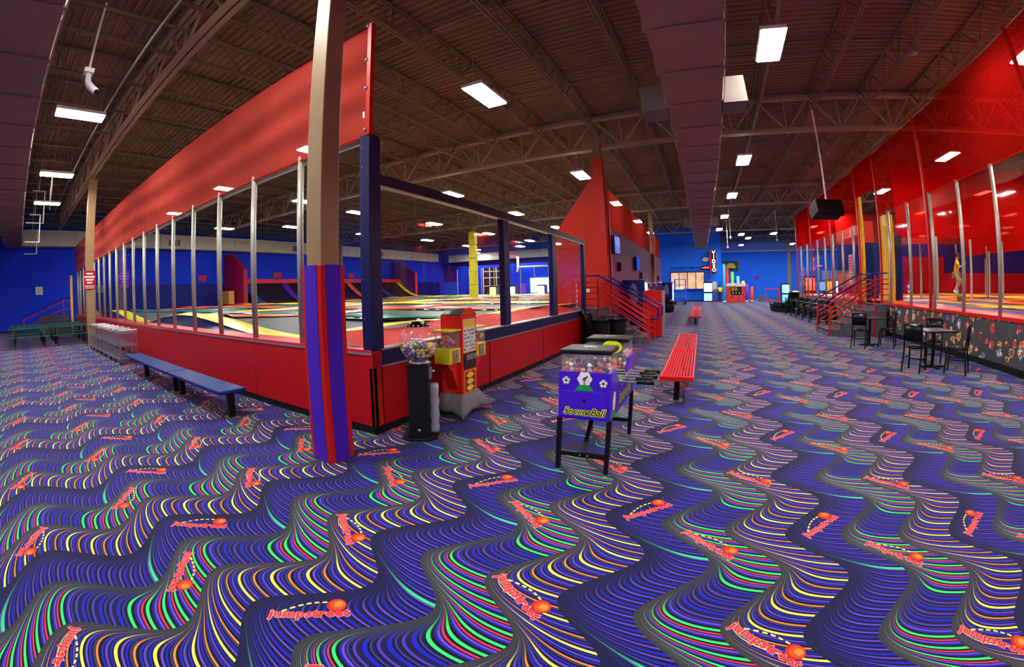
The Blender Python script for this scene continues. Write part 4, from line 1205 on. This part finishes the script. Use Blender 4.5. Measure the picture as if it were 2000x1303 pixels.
MB().prism([(-.02, .0), (.025, .03), (.03, .02), (-.015, -.01)], 'y', -Ln - .006, -Ln - .004).build('coin_slot_mark', M_lk, o)
MB().prism([(-.085, .772), (.085, .772), (.045, .825), (-.045, .825)], 'y', -Ln - .006, -Ln - .001).build('green_decal', mat('decal_green', (16, 150, 70), .5), t)
MB().tube([(0, -Ln - .01, .80), (0, -Ln - .012, .88)], .005, 6).build('coin_lever', M_alu, t)
MB().prism([(y_ * 1.0 - .5, z_) for y_, z_ in ((.0, .60), (.06, .58), (.09, .66), (.08, .74), (.03, .75), (-.01, .68))], 'x', Wd, Wd + .003).build('side_decal', M_white, t)
MB().prism([(-.58, .52), (-.36, .52), (-.44, .60), (-.56, .60)], 'x', Wd, Wd + .002).build('side_green_decal', mat('decal_green', (16, 150, 70), .5), t)
# yellow winner sign hanging on the far case
wn = MB().prism(disc_poly(1, 28), 'y', 0, .004).build('winner_sign', mat('sign_lime', (218, 246, 20), .4), t); wn.scale = (.105, 1, .068); wn.location = (.055, .255, 1.035)
lettering('winner_lettering', 'WINNER', .045, mat('ink_orange', (206, 150, 10), .5), t, (.055, .2535, 1.05), FACE_FRONT)
lettering('winner_lettering', 'EVERY TIME', .03, mat('ink_orange', (206, 150, 10), .5), t, (.055, .2535, 1.008), FACE_FRONT)

# ------------------------------------------------------------------ bins by the steps
def bin_(x, y, label, h=.78, r=.24):
    t = thing('rubbish_bin', label, 'bin', (x, y, 0))
    MB().lathe([(r * .78, 0), (r, h - .06), (r * 1.05, h - .05), (r * 1.05, h)], 18).build('tub', mat('dark_grey_tub', (44, 46, 48), .5), t, True)
    MB().lathe([(r * 1.08, h - .1), (r * 1.12, h + .01), (r * .9, h + .015), (r * .85, h - .06)], 18).build('bin_liner', mat('black_bag', (8, 8, 9), .25, bump=.5, bscale=25), t, True)
    return t
bin_(-2.72, 11.55, 'round grey rubbish bin with black liner next to the red panels')
bin_(-2.3, 11.95, 'round grey rubbish bin with black liner against the steps railing')
bg = MB().grid(lambda u, v: (-3.26 + .16 * math.sin(PI * v), 11.5 + .75 * u, .05 + .95 * v + .03 * math.sin(u * 14)), 12, 10).build('black_end_sheet', mat('black_bag', (8, 8, 9), .25), None, True, solid=.02); tag(bg, 'upright black sheet at the end of the red panels', 'sheet')  # curved black sheet filling the black area where the red panels end

# ------------------------------------------------------------------ cafe chairs and tables
M_ck = mat('black_chair_metal', (10, 10, 12), .35, var=.1)
M_seat = mat('black_vinyl_seat', (16, 16, 18), .25)
def make_chair(label, loc, rz, group):
    t = thing('cafe_chair', label, 'chair', loc, rz, group)
    for s in (-.19, .19):
        MB().bar((s, -.21, 0), (s, -.19, .45), .034).build('leg', M_ck, t)
        MB().tube([(s * 1.05, .25, 0), (s, .19, .44), (s, .25, .9)], .02, 6).build('leg', M_ck, t)
    MB().lathe([(.0005, .44), (.19, .44), (.215, .455), (.21, .48), (.0005, .49)], 16).build('seat', M_seat, t, True)
    MB().grid(lambda u, v: (-.2 + .4 * u, .215 + .035 * v + .03 * math.sin(PI * u), .60 + .31 * v), 6, 2).build('backrest', M_seat, t, True, solid=.025)
    MB().bar((-.19, -.205, .2), (.19, -.205, .2), .022).build('stretcher', M_ck, t)
    for s in (-.19, .19): MB().bar((s, -.2, .26), (s, .215, .26), .022).build('stretcher', M_ck, t)
    return t
def make_table(label, loc, group):
    t = thing('cafe_table', label, 'table', loc, 0, group)
    box(-.38, .38, -.38, .38, .72, .75).build('table_top', mat('charcoal_laminate', (34, 32, 34), .35), t, bevel=.006)
    MB().tube([(0, 0, .02), (0, 0, .72)], .04, 10).build('pedestal', M_ck, t)
    MB().bar((-.3, 0, .02), (.3, 0, .02), .06, .03).bar((0, -.3, .02), (0, .3, .02), .06, .03).build('cross_base', M_ck, t)
    return t
T1, T2 = Vector((5.3, 9.3, 0)), Vector((5.1, 12.75, 0))
tb = make_table('square dark cafe table nearer the padded edge of the mural wall, with three chairs', T1, None); tb['label'] = 'square dark cafe table with a chair facing the mural on its far side'
ch = make_chair('black cafe chair seen from behind on the aisle side of the table with three chairs', Vector((4.66, 8.93, 0)), math.radians(135), 'cafe chairs')
dup(ch, Vector((5.62, 9.86, 0)), math.radians(-30), 'black cafe chair on the far side of the table with three chairs')
dup(ch, Vector((5.53, 8.66, 0)), math.radians(-131), 'black cafe chair seen side on, standing between the table with three chairs and the mural')
tb2 = dup(tb, T2, 0, 'square dark cafe table beside the steps to the dodgeball court')
dup(ch, Vector((4.62, 12.28, 0)), math.radians(150), 'black cafe chair on the aisle side of the table beside the steps')
dup(ch, Vector((5.52, 12.42, 0)), math.radians(-122), 'black cafe chair between the mural and the table beside the steps')
for k in range(6):
    y = 18.9 + k * 1.45
    dup(tb, (5.95, y, 0), 0, 'square dark cafe table in the long row under the mural past the steps', 'far row of cafe tables')
    dup(ch, (5.4, y, 0), math.radians(85), 'black cafe chair in the long row under the mural past the steps', 'far row of cafe chairs')
    dup(ch, (5.95, y + .62, 0), 0, 'black cafe chair in the long row under the mural past the steps', 'far row of cafe chairs')

# black massage chair and blue bench beyond
t = thing('massage_chair', 'bulky black massage chair at the end of the chair row', 'massage chair', (5.45, 28.0, 0), math.radians(-60))
MB().grid(lambda u, v: (-.9 + 1.5 * u, -.4 + .8 * v, .25 + .3 * math.sin(PI * u) ** .5 * math.sin(PI * v) ** .4), 12, 8).build('seat', M_seat, t, True, solid=.1)
box(-.8, .6, -.38, .38, 0, .35).build('base', M_black, t, bevel=.05)
MB().cbox((.75, 0, .75), (.3, .75, 1.1), M=Matrix.Rotation(.35, 3, 'Y')).build('backrest', M_seat, t, bevel=.1)
for s in (-.45, .45): MB().cbox((-.1, s, .45), (.9, .16, .3)).build('arm', M_seat, t, bevel=.05)
MB().cbox((-1.0, 0, .25), (.3, .6, .4), M=Matrix.Rotation(-.4, 3, 'Y')).build('leg_rest', M_black, t, bevel=.05)
plain_bench('blue bench behind the black massage chair', 5.4, 8.2, 34.5, 35.0, (5.6, 8.0), M_bluetop)

# ------------------------------------------------------------------ machines along the plum wall
def drink_machine(label, x, y, w=.9, d=.85, h=1.88, rz=0):
    t = thing('drink_machine', label, 'vending machine', (x, y, 0), rz)
    box(-d / 2, d / 2, -w / 2, w / 2, .06, h).build('cabinet', mat('deep_blue_cabinet', (18, 26, 110), .35, var=.3, scale=3), t, bevel=.02)
    MB().prism([(-.2, h - .35), (.0, h - .1), (.12, h - .25), (.18, h - .7), (.05, h - .9), (-.12, h - .75)], 'y', -w / 2 - .004, -w / 2).build('side_print', mat('side_print_grey', (120, 110, 140), .5), t)
    box(d / 2, d / 2 + .02, -w / 2 + .05, w / 2 - .3, .5, h - .1).build('lit_front', emission('lit_machine_front', (150, 190, 255), 4.0), t)
    box(d / 2, d / 2 + .03, w / 2 - .28, w / 2 - .05, .8, h - .3).build('coin_panel', M_alu, t)
    box(-d / 2 + .05, d / 2 - .05, -w / 2 + .05, w / 2 - .05, 0, .06).build('plinth', M_black, t)
    return t
drink_machine('deep blue drinks machine against the plum wall behind the steps', -2.45, 16.4, 1.0, .85)
drink_machine('deep blue drinks machine past the red booth by the aisle', -2.35, 31.2, 1.0, .85)
# red booth with clear prize domes
t = thing('prize_booth', 'red prize booth with clear domes on top beside the steps', 'booth', (-1.55, 14.6, 0))
box(-.33, .33, -.3, .5, 0, 1.5).build('cabinet', mat('red_booth', (206, 16, 12), .4), t, bevel=.01)
box(.30, .335, -.305, .505, 0, 1.5).build('edge_trim', M_alu, t)
for k, x in enumerate((-.2, 0, .2)):
    d = MB().lathe([(.1, 1.5), (.12, 1.56), (.06, 1.72), (.07, 1.75)], 14, (x, 0, 0)).build('clear_dome', glass('cloudy_dome', (220, 210, 225), .25), t, True)
    MB().lathe([(.07, 1.75), (.05, 1.77)], 12, (x, 0, 0)).build('dome_cap', M_alu, d)
bg = thing('black_bag_bin', 'black rubbish bag bin leaning past the red booth', 'bin', (-2.05, 27.6, 0))
MB().lathe([(.35, 0), (.45, .3), (.42, .6), (.3, .8)], 14).build('tub', M_black, bg, True)
MB().lathe([(.44, .55), (.46, .66), (.3, .82), (.1, .8)], 14).build('liner', mat('black_bag', (8, 8, 9), .25), bg, True)
# blue scissor lift
t = thing('scissor_lift', 'blue scissor lift parked by the ticket window', 'lift', (-1.75, 39.2, 0))
M_lb = mat('lift_blue', (20, 70, 190), .4)
box(-.5, .5, -.8, .8, .25, .65).build('chassis', M_lb, t, bevel=.03)
for x in (-.45, .45):
    for y in (-.6, .6): MB().lathe([(.05, -.06), (.22, -.06), (.22, .06), (.05, .06)], 14).build('wheel', M_black, t, True).matrix_local = Matrix.Translation((x, y, .22)) @ Matrix.Rotation(PI / 2, 4, 'Y')
for k in range(3):
    MB().bar((-.35, -.7, .68 + .12 * k), (-.35, .7, .78 + .12 * k), .05).bar((.35, .7, .68 + .12 * k), (.35, -.7, .78 + .12 * k), .05).build('scissor_arm', mat('lift_grey', (90, 100, 110), .4), t)
box(-.5, .5, -.8, .8, 1.05, 1.2).build('platform', M_lb, t)
gr = MB()
for x in (-.48, .48):
    for y in (-.78, 0, .78): gr.tube([(x, y, 1.2), (x, y, 2.2)], .025, 6)
    for z in (1.7, 2.2): gr.tube([(x, -.78, z), (x, .78, z)], .025, 6)
for y in (-.78, .78):
    for z in (1.7, 2.2): gr.tube([(-.48, y, z), (.48, y, z)], .025, 6)
gr.build('guard_rail', M_lb, t)
box(-.4, .3, -.84, -.8, 1.3, 1.5).build('name_plate', M_white, t)

# ------------------------------------------------------------------ ticket office on the back wall
tw = struct('window_1', 'wide ticket window lit by small lamps')
box(-3.1, .5, 46.9, 47.0, 1.3, 3.0).build('window_recess', mat('office_glow', (190, 150, 120), .6, emit=.55, var=.3, scale=1.2), tw)
for x in (-3.1, -2.2, -1.3, -.4, .5): box(x - .04, x + .04, 46.86, 46.92, 1.3, 3.0).build('mullion', M_navyd, tw)
box(-3.2, .6, 46.8, 46.95, 2.98, 3.08).build('window_frame', M_navyd, tw)
box(-3.2, .6, 46.6, 46.95, 1.2, 1.3).build('counter_ledge', M_blue, tw)
lb = thing('light_bar', 'row of small downlights over the ticket window', 'lamp', (-1.3, 46.6, 3.5))
MB().tube([(-1.8, 0, 0), (1.8, 0, 0)], .03, 6).build('bar', M_black, lb)
for k in range(4):
    x = -1.65 + k * 1.1
    o = MB().lathe([(.03, 0), (.05, -.08), (.12, -.16)], 12, (x, 0, 0)).build('lamp_cone', M_black, lb, True)
    MB().lathe([(.1, -.15), (.02, -.15)], 10, (x, 0, 0)).build('bulb', emission('downlight', (200, 225, 255), 25), o)
t = thing('video_sign', 'upright black sign with white VIDEO letters and a red edge', 'sign', (1.52, 46.4, 2.8))
box(-.05, .1, .1, .62, 1.0, 1.2).build('wall_bracket', M_black, t)
MB().prism([(-.25, 0), (.32, 0), (.32, 2.3), (.2, 2.45), (-.1, 2.45), (-.25, 2.3)], 'y', -.1, .1).build('panel', M_black, t)
box(-.36, -.22, -.12, .12, -.15, 2.35).build('red_edge', mat('sign_red_edge', (196, 30, 60), .4), t)
for k, c in enumerate('VIDEO'):
    lettering('letter', c, .52, emission('sign_letter', (255, 250, 250), 1.4), t, (.05, -.106, 2.12 - k * .44), FACE_FRONT, res=2, offset=.01)
MB().tube([(-.05, -.1, 2.4), (.25, -.1, 2.4), (.34, -.1, 2.25), (.34, -.1, 0)], .025, 6).build('neon_edge', M_alu, t)
o = box(.15, 1.1, 46.75, 46.95, 3.28, 3.62).build('led_sign', mat('led_case', (70, 6, 6), .4), bevel=.05); tag(o, 'red glowing message sign beside the VIDEO sign', 'sign')
for k in range(5): box(.25 + k * .17, .36 + k * .17, 46.73, 46.75, 3.38, 3.52).build('led_glyph', emission('led_red', (255, 60, 40), 4), o)
o = MB().prism([(.75 + p[0] * 1.0, 4.3 + p[1] * .62) for p in disc_poly(.36, 24)], 'y', 46.85, 46.97).build('oval_sign', mat('oval_cream', (240, 226, 222), .5)); tag(o, 'small cream oval sign above the red message sign', 'sign')
o = box(3.05, 5.1, 56.85, 56.95, 3.4, 4.6).build('wall_poster', mat('poster_dark', (36, 40, 36), .5)); tag(o, 'dark framed poster with a bright arch on the far blue wall', 'poster')
MB().prism([(4.07 + .7 * math.cos(PI * k / 10), 3.7 + .65 * math.sin(PI * k / 10)) for k in range(11)], 'y', 56.83, 56.85).build('poster_arch', mat('poster_gold', (206, 190, 80), .5), o)
for a in ((3.0, 3.06), (5.09, 5.15)): box(a[0], a[1], 56.82, 56.9, 3.36, 4.64).build('poster_frame', mat('frame_green', (120, 150, 120), .5), o)
tubes = [(2.5, 44.9, 3.7, (40, 150, 230), 'tall light blue foam tube beside the person in yellow'), (2.85, 45.2, 3.25, (214, 22, 22), 'red foam tube behind the candy rack'), (3.4, 45.4, 2.9, (90, 206, 30), 'green foam tube behind the candy rack'),
         (4.0, 45.6, 2.5, (90, 170, 230), 'short pale blue foam tube behind the candy rack'), (5.6, 47, 1.45, (232, 66, 20), 'short orange foam tube on the floor by the rope'), (5.0, 46.5, 1.75, (90, 40, 180), 'short purple foam tube beside the candy rack')]
for x, y, h, c, lab in tubes:
    t = thing('foam_tube', lab, 'post', (x, y, 0))
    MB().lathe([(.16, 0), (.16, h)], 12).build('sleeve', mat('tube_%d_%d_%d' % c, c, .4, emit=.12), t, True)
    MB().lathe([(.2, 0), (.2, .06), (.17, .08)], 12).build('foot', M_white, t)
o = box(4.5, 4.8, 47.6, 47.9, 0, 0.01)
# candy rack
t = thing('candy_rack', 'wide red and white candy dispenser rack standing in the aisle', 'rack', (3.38, 40.8, 0))
M_cr = mat('candy_print', (200, 60, 56), .4, var=.9, scale=9)
box(-.85, .85, -.1, .3, .05, .75).build('lower_cabinet', M_cr, t)
for s in (-.68, .68): box(s - .18, s + .18, -.12, .3, .05, 1.55).build('side_pillar', M_cr, t)
box(-.5, .5, .2, .3, .75, 1.55).build('back_panel', M_black, t)
box(-.88, .88, -.15, .3, 1.5, 1.78).build('header', mat('candy_header', (226, 200, 196), .4, var=.6, scale=8), t)
for k in range(3): box(-.42 + k * .3, -.18 + k * .3, -.05, .2, 1.1, 1.45).build('candy_bin', mat('candy_olive', (150, 130, 20), .3) if k < 2 else mat('candy_dark', (60, 50, 40), .3), t)
for k in range(3):
    b = box(-.42 + k * .3, -.18 + k * .3, -.08, .2, .78, 1.05).build('dispenser', M_black, t)
    MB().sphere((-.30 + k * .3, -.09, .92), .06, 8, 5).build('knob', M_white, b)
MB().lathe([(.14, 1.78), (.14, 1.95), (.1, 1.98)], 12, (.68, 0, 0)).build('lamp', mat('amber_lamp', (230, 190, 50), .3, emit=.5), t, True)
# queue frames, arcade and kiosk
def frame(label, x, y, w_, h=1.25):
    t = thing('queue_frame', label, 'barrier', (x, y, 0))
    for s in (-w_ / 2, w_ / 2): box(s - .05, s + .05, -.05, .05, 0, h).build('post', M_rail, t)
    box(-w_ / 2, w_ / 2, -.04, .04, h - .08, h).build('top_bar', M_rail, t)
    box(-w_ / 2, w_ / 2, -.04, .04, .0, .1).build('bottom_bar', M_rail, t)
frame('red queue frame beside the person in yellow', 1.9, 45.6, .7)
frame('red queue frame beside the glowing kiosk', 7.6, 46, 1.4)
def arcade(label, x, y, w_, h, glow, st, rz=0):
    t = thing('arcade_machine', label, 'arcade machine', (x, y, 0), rz)
    box(-w_ / 2, w_ / 2, -.35, .45, 0, h).build('cabinet', mat('arcade_dark', (22, 24, 60), .4), t, bevel=.03)
    box(-w_ / 2 + .06, w_ / 2 - .06, -.38, -.35, h * .5, h * .92).build('screen', emission('screen_%d' % (glow[0] + glow[2]), glow, st), t)
    box(-w_ / 2 + .06, w_ / 2 - .06, -.37, -.35, .1, h * .42).build('lower_panel', emission('panel_%d' % (glow[0] + glow[2]), glow, st * .5), t)
    MB().cbox((0, -.42, h * .46), (w_ - .1, .2, .06)).build('control_deck', M_black, t)
arcade('glowing white and blue arcade machine under the ticket window', .85, 45.4, .95, 2.0, (150, 200, 255), 1.6)
arcade('kiosk with a white screen and blue glow by the red queue frame', 8.3, 42.5, .8, 1.75, (120, 200, 255), 1.3)
arcade('red topped arcade machine at the end of the dodgeball wall', 9.2, 36.5, .9, 2.3, (230, 90, 60), 1.0)
arcade('bright arcade machine behind the panes of the dodgeball wall', 11.5, 35.5, .9, 2.0, (200, 215, 255), 1.8)
arcade('amber arcade machine behind the panes of the dodgeball wall', 10.3, 34.5, .8, 2.0, (236, 150, 20), .5)
arcade('blue arcade machine behind the panes of the dodgeball wall', 13.2, 36.5, 1.0, 1.9, (90, 150, 255), 1.3)
for k, (x, c) in enumerate(((-20.6, (240, 200, 60)), (-18.4, (255, 255, 255)), (-15.2, (255, 240, 250)))):
    arcade('bright game machine at the back of the left court ' + ['with amber front', 'with white front', 'with pale pink front'][k], x, 39.6, .8, 2.0, c, 3)
o = box(1.35, 1.85, 46.9, 46.97, 1.1, 2.0).build('wall_board', M_white); tag(o, 'white notice board beside the glowing arcade machine', 'sign')
o = MB().prism([(7.2, 2.35), (7.8, 2.35), (7.5, 2.85)], 'y', 56.9, 56.95).build('warning_sign', mat('notice_red', (176, 12, 20), .4)); tag(o, 'small red notice on the far blue wall', 'sign')
o = box(6.2, 6.7, 46, 46.4, 0, .6).build('waste_box', mat('grey_waste', (70, 84, 90), .5), bevel=.03); tag(o, 'small grey waste box by the orange foam tube', 'bin')
for k, (y, z) in enumerate(((15.0, 2.95), (20.5, 3.2), (29.5, 3.2))):
    o = box(-31.96, -31.93, y - 1.6 if k == 0 else y, y - .9 if k == 0 else y + .9, z, z + .45).build('wall_notice', mat('notice_red2', (186, 30, 44), .5)); tag(o, 'small red notice on the blue end wall behind the court', 'sign', 'red notices on the end wall')

# ------------------------------------------------------------------ people
def person(label, loc, rz, J, shirt, trousers, skin, hair, shoes, scale=1.0, sleeves=True):
    """J: joint name -> (x,y,z) metres. One continuous skinned body; clothing and hair are children."""
    t = thing('person', label, 'person', loc, rz)
    order = ['pelvis', 'waist', 'chest', 'neck', 'head0', 'head1', 'lsh', 'lel', 'lwr', 'lha', 'rsh', 'rel', 'rwr', 'rha', 'lhip', 'lkn', 'lan', 'lto', 'rhip', 'rkn', 'ran', 'rto']
    ed = [('pelvis', 'waist'), ('waist', 'chest'), ('chest', 'neck'), ('neck', 'head0'), ('head0', 'head1'), ('chest', 'lsh'), ('lsh', 'lel'), ('lel', 'lwr'), ('lwr', 'lha'), ('chest', 'rsh'), ('rsh', 'rel'), ('rel', 'rwr'), ('rwr', 'rha'),
          ('pelvis', 'lhip'), ('lhip', 'lkn'), ('lkn', 'lan'), ('lan', 'lto'), ('pelvis', 'rhip'), ('rhip', 'rkn'), ('rkn', 'ran'), ('ran', 'rto')]
    rad = dict(pelvis=.125, waist=.115, chest=.13, neck=.05, head0=.075, head1=.075, lsh=.065, lel=.042, lwr=.03, lha=.035, lhip=.085, lkn=.058, lan=.04, lto=.035)
    for k in list(rad):
        if k[0] == 'l' and 'r' + k[1:] in order: rad['r' + k[1:]] = rad[k]
    def skin_obj(name, names, edges, grow, m, sub=2, root='pelvis'):
        me = bpy.data.meshes.new(name)
        ix = {n: i for i, n in enumerate(names)}
        me.from_pydata([J[n] for n in names], [(ix[a], ix[b]) for a, b in edges], []); me.update()
        o = bpy.data.objects.new(name, me); COL.objects.link(o); o.parent = t
        o.modifiers.new('skin', 'SKIN')
        if not me.skin_vertices:
            bpy.context.view_layer.objects.active = o
        for i, n in enumerate(names):
            sv = me.skin_vertices[0].data[i]
            r = rad[n] + grow
            sv.radius = (r * (1.25 if n in ('chest', 'pelvis', 'waist') else 1), r * (.85 if n in ('chest', 'pelvis', 'waist') else 1)); sv.use_root = (n == root)
        s = o.modifiers.new('sub', 'SUBSURF'); s.levels = sub; s.render_levels = sub
        me.materials.append(m)
        return o
    b = skin_obj('body', order, ed, 0, skin)
    sh = ['pelvis', 'waist', 'chest', 'lsh', 'rsh', 'lsl', 'rsl']
    J['lsl'] = tuple(Vector(J['lsh']).lerp(Vector(J['lel']), .75)); J['rsl'] = tuple(Vector(J['rsh']).lerp(Vector(J['rel']), .75)); rad['lsl'] = rad['rsl'] = .055
    skin_obj('shirt', sh, [('pelvis', 'waist'), ('waist', 'chest'), ('chest', 'lsh'), ('chest', 'rsh'), ('lsh', 'lsl'), ('rsh', 'rsl')], .018, shirt)
    tr = ['pelvis', 'lhip', 'lk2', 'rhip', 'rk2']
    f = .98 if not sleeves else .9
    if sleeves: J['lk2'] = J['lan']; J['rk2'] = J['ran']; tr = ['pelvis', 'lhip', 'lkn', 'lk2', 'rhip', 'rkn', 'rk2']; te = [('pelvis', 'lhip'), ('lhip', 'lkn'), ('lkn', 'lk2'), ('pelvis', 'rhip'), ('rhip', 'rkn'), ('rkn', 'rk2')]; rad['lk2'] = rad['rk2'] = .05
    else: J['lk2'] = tuple(Vector(J['lhip']).lerp(Vector(J['lkn']), .85)); J['rk2'] = tuple(Vector(J['rhip']).lerp(Vector(J['rkn']), .85)); te = [('pelvis', 'lhip'), ('lhip', 'lk2'), ('pelvis', 'rhip'), ('rhip', 'rk2')]; rad['lk2'] = rad['rk2'] = .075
    skin_obj('trousers' if sleeves else 'shorts', tr, te, .014, trousers)
    for s in 'lr':
        a, c = Vector(J[s + 'an']), Vector(J[s + 'to'])
        MB().tube([a + (a - c) * .35 - Vector((0, 0, .02)), a * .6 + c * .4, c + (c - a) * .25], [.045, .055, .035], 10).build('shoe', shoes, t, True)
    h0, h1 = Vector(J['head0']), Vector(J['head1']); c = (h0 + h1) / 2; up = (h1 - h0).normalized()
    MB().sphere(c + up * .045 + Vector((0, .02, 0)), .108, 14, 10).build('hair', hair, t, True)
    nose = MB().sphere(c + Vector((0, -.088, -.01)), .018, 8, 6).build('nose', skin, t, True)
    for s in (-1, 1):
        MB().sphere(c + Vector((s * .033, -.078, .02)), .011, 8, 6).build('eye', M_white, t, True)
        MB().sphere(c + Vector((s * .09, .0, .0)), .022, 8, 6).build('ear', skin, t, True)
        w0 = Vector(J[('l' if s < 0 else 'r') + 'wr']); w1 = Vector(J[('l' if s < 0 else 'r') + 'ha']); d = (w1 - w0).normalized(); sd = d.cross(Vector((0, 1, .2))).normalized()
        for q in range(4):
            p0 = w1 + sd * (.018 * (q - 1.5))
            MB().tube([p0, p0 + d * .05, p0 + d * .075 + Vector((0, -.015, 0))], [.009, .009, .007], 6).build('finger', skin, t, True)
        p0 = w0 * .4 + w1 * .6 + sd * .03
        MB().tube([p0, p0 + sd * .03 + d * .03, p0 + sd * .035 + d * .055], [.01, .01, .008], 6).build('thumb', skin, t, True)
    return t
SK = mat('skin_tone', (206, 150, 116), .5, var=.05); SKd = mat('skin_tone_deep', (120, 78, 56), .5, var=.05)
HB = mat('dark_brown_hair', (40, 26, 20), .6)
stand = dict(pelvis=(0, 0, .93), waist=(0, 0, 1.08), chest=(0, 0, 1.30), neck=(0, 0, 1.45), head0=(0, -.01, 1.54), head1=(0, -.01, 1.63), lsh=(-.18, 0, 1.38), lel=(-.24, .03, 1.12), lwr=(-.2, -.15, .98), lha=(-.17, -.22, .98),
             rsh=(.18, 0, 1.38), rel=(.24, .03, 1.12), rwr=(.2, -.15, .98), rha=(.17, -.22, .98), lhip=(-.1, 0, .88), lkn=(-.11, -.02, .48), lan=(-.11, 0, .07), lto=(-.12, -.14, .03), rhip=(.1, 0, .88), rkn=(.11, -.02, .48), ran=(.11, 0, .07), rto=(.12, -.14, .03))
person('person in a yellow shirt and dark trousers standing by the blue foam tube', (2.05, 44.4, 0), .3, dict(stand), mat('yellow_shirt', (236, 186, 10), .8), mat('dark_trousers', (44, 36, 36), .8), SKd, HB, M_black)
person('person in dark clothes far behind the left trampoline court', (-21.4, 36.4, 1.06), 0, dict(stand), mat('dark_shirt', (22, 30, 60), .8), mat('dark_trousers', (44, 36, 36), .8), SK, HB, M_black)
jump = dict(pelvis=(0, 0, .72), waist=(.02, 0, .86), chest=(.03, 0, 1.05), neck=(.05, 0, 1.19), head0=(.08, 0, 1.27), head1=(.09, 0, 1.36), lsh=(.02, .16, 1.12), lel=(.10, .22, .92), lwr=(.28, .14, 1.02), lha=(.34, .1, 1.07),
            rsh=(.04, -.16, 1.12), rel=(.12, -.2, .92), rwr=(.30, -.1, 1.02), rha=(.36, -.06, 1.07), lhip=(0, .09, .68), lkn=(.2, .1, .42), lan=(.02, .1, .16), lto=(.08, .1, .04), rhip=(0, -.09, .68), rkn=(.12, -.1, .36), ran=(-.08, -.1, .08), rto=(.02, -.1, .0))
person('person in a yellow shirt and khaki shorts bouncing in the dodgeball court', (10.7, 17.0, 1.30), math.radians(-32), jump, mat('yellow_shirt', (236, 186, 10), .8), mat('khaki_shorts', (186, 166, 104), .8), SK, HB, M_white, sleeves=False)
o = MB().sphere((0, 0, .12), .12, 16, 10).build('play_ball', mat('olive_ball', (150, 110, 24), .5, var=.3), None, True); o.location = (10.25, 16.05, 1.06); tag(o, 'olive yellow ball lying on the dodgeball court', 'ball')
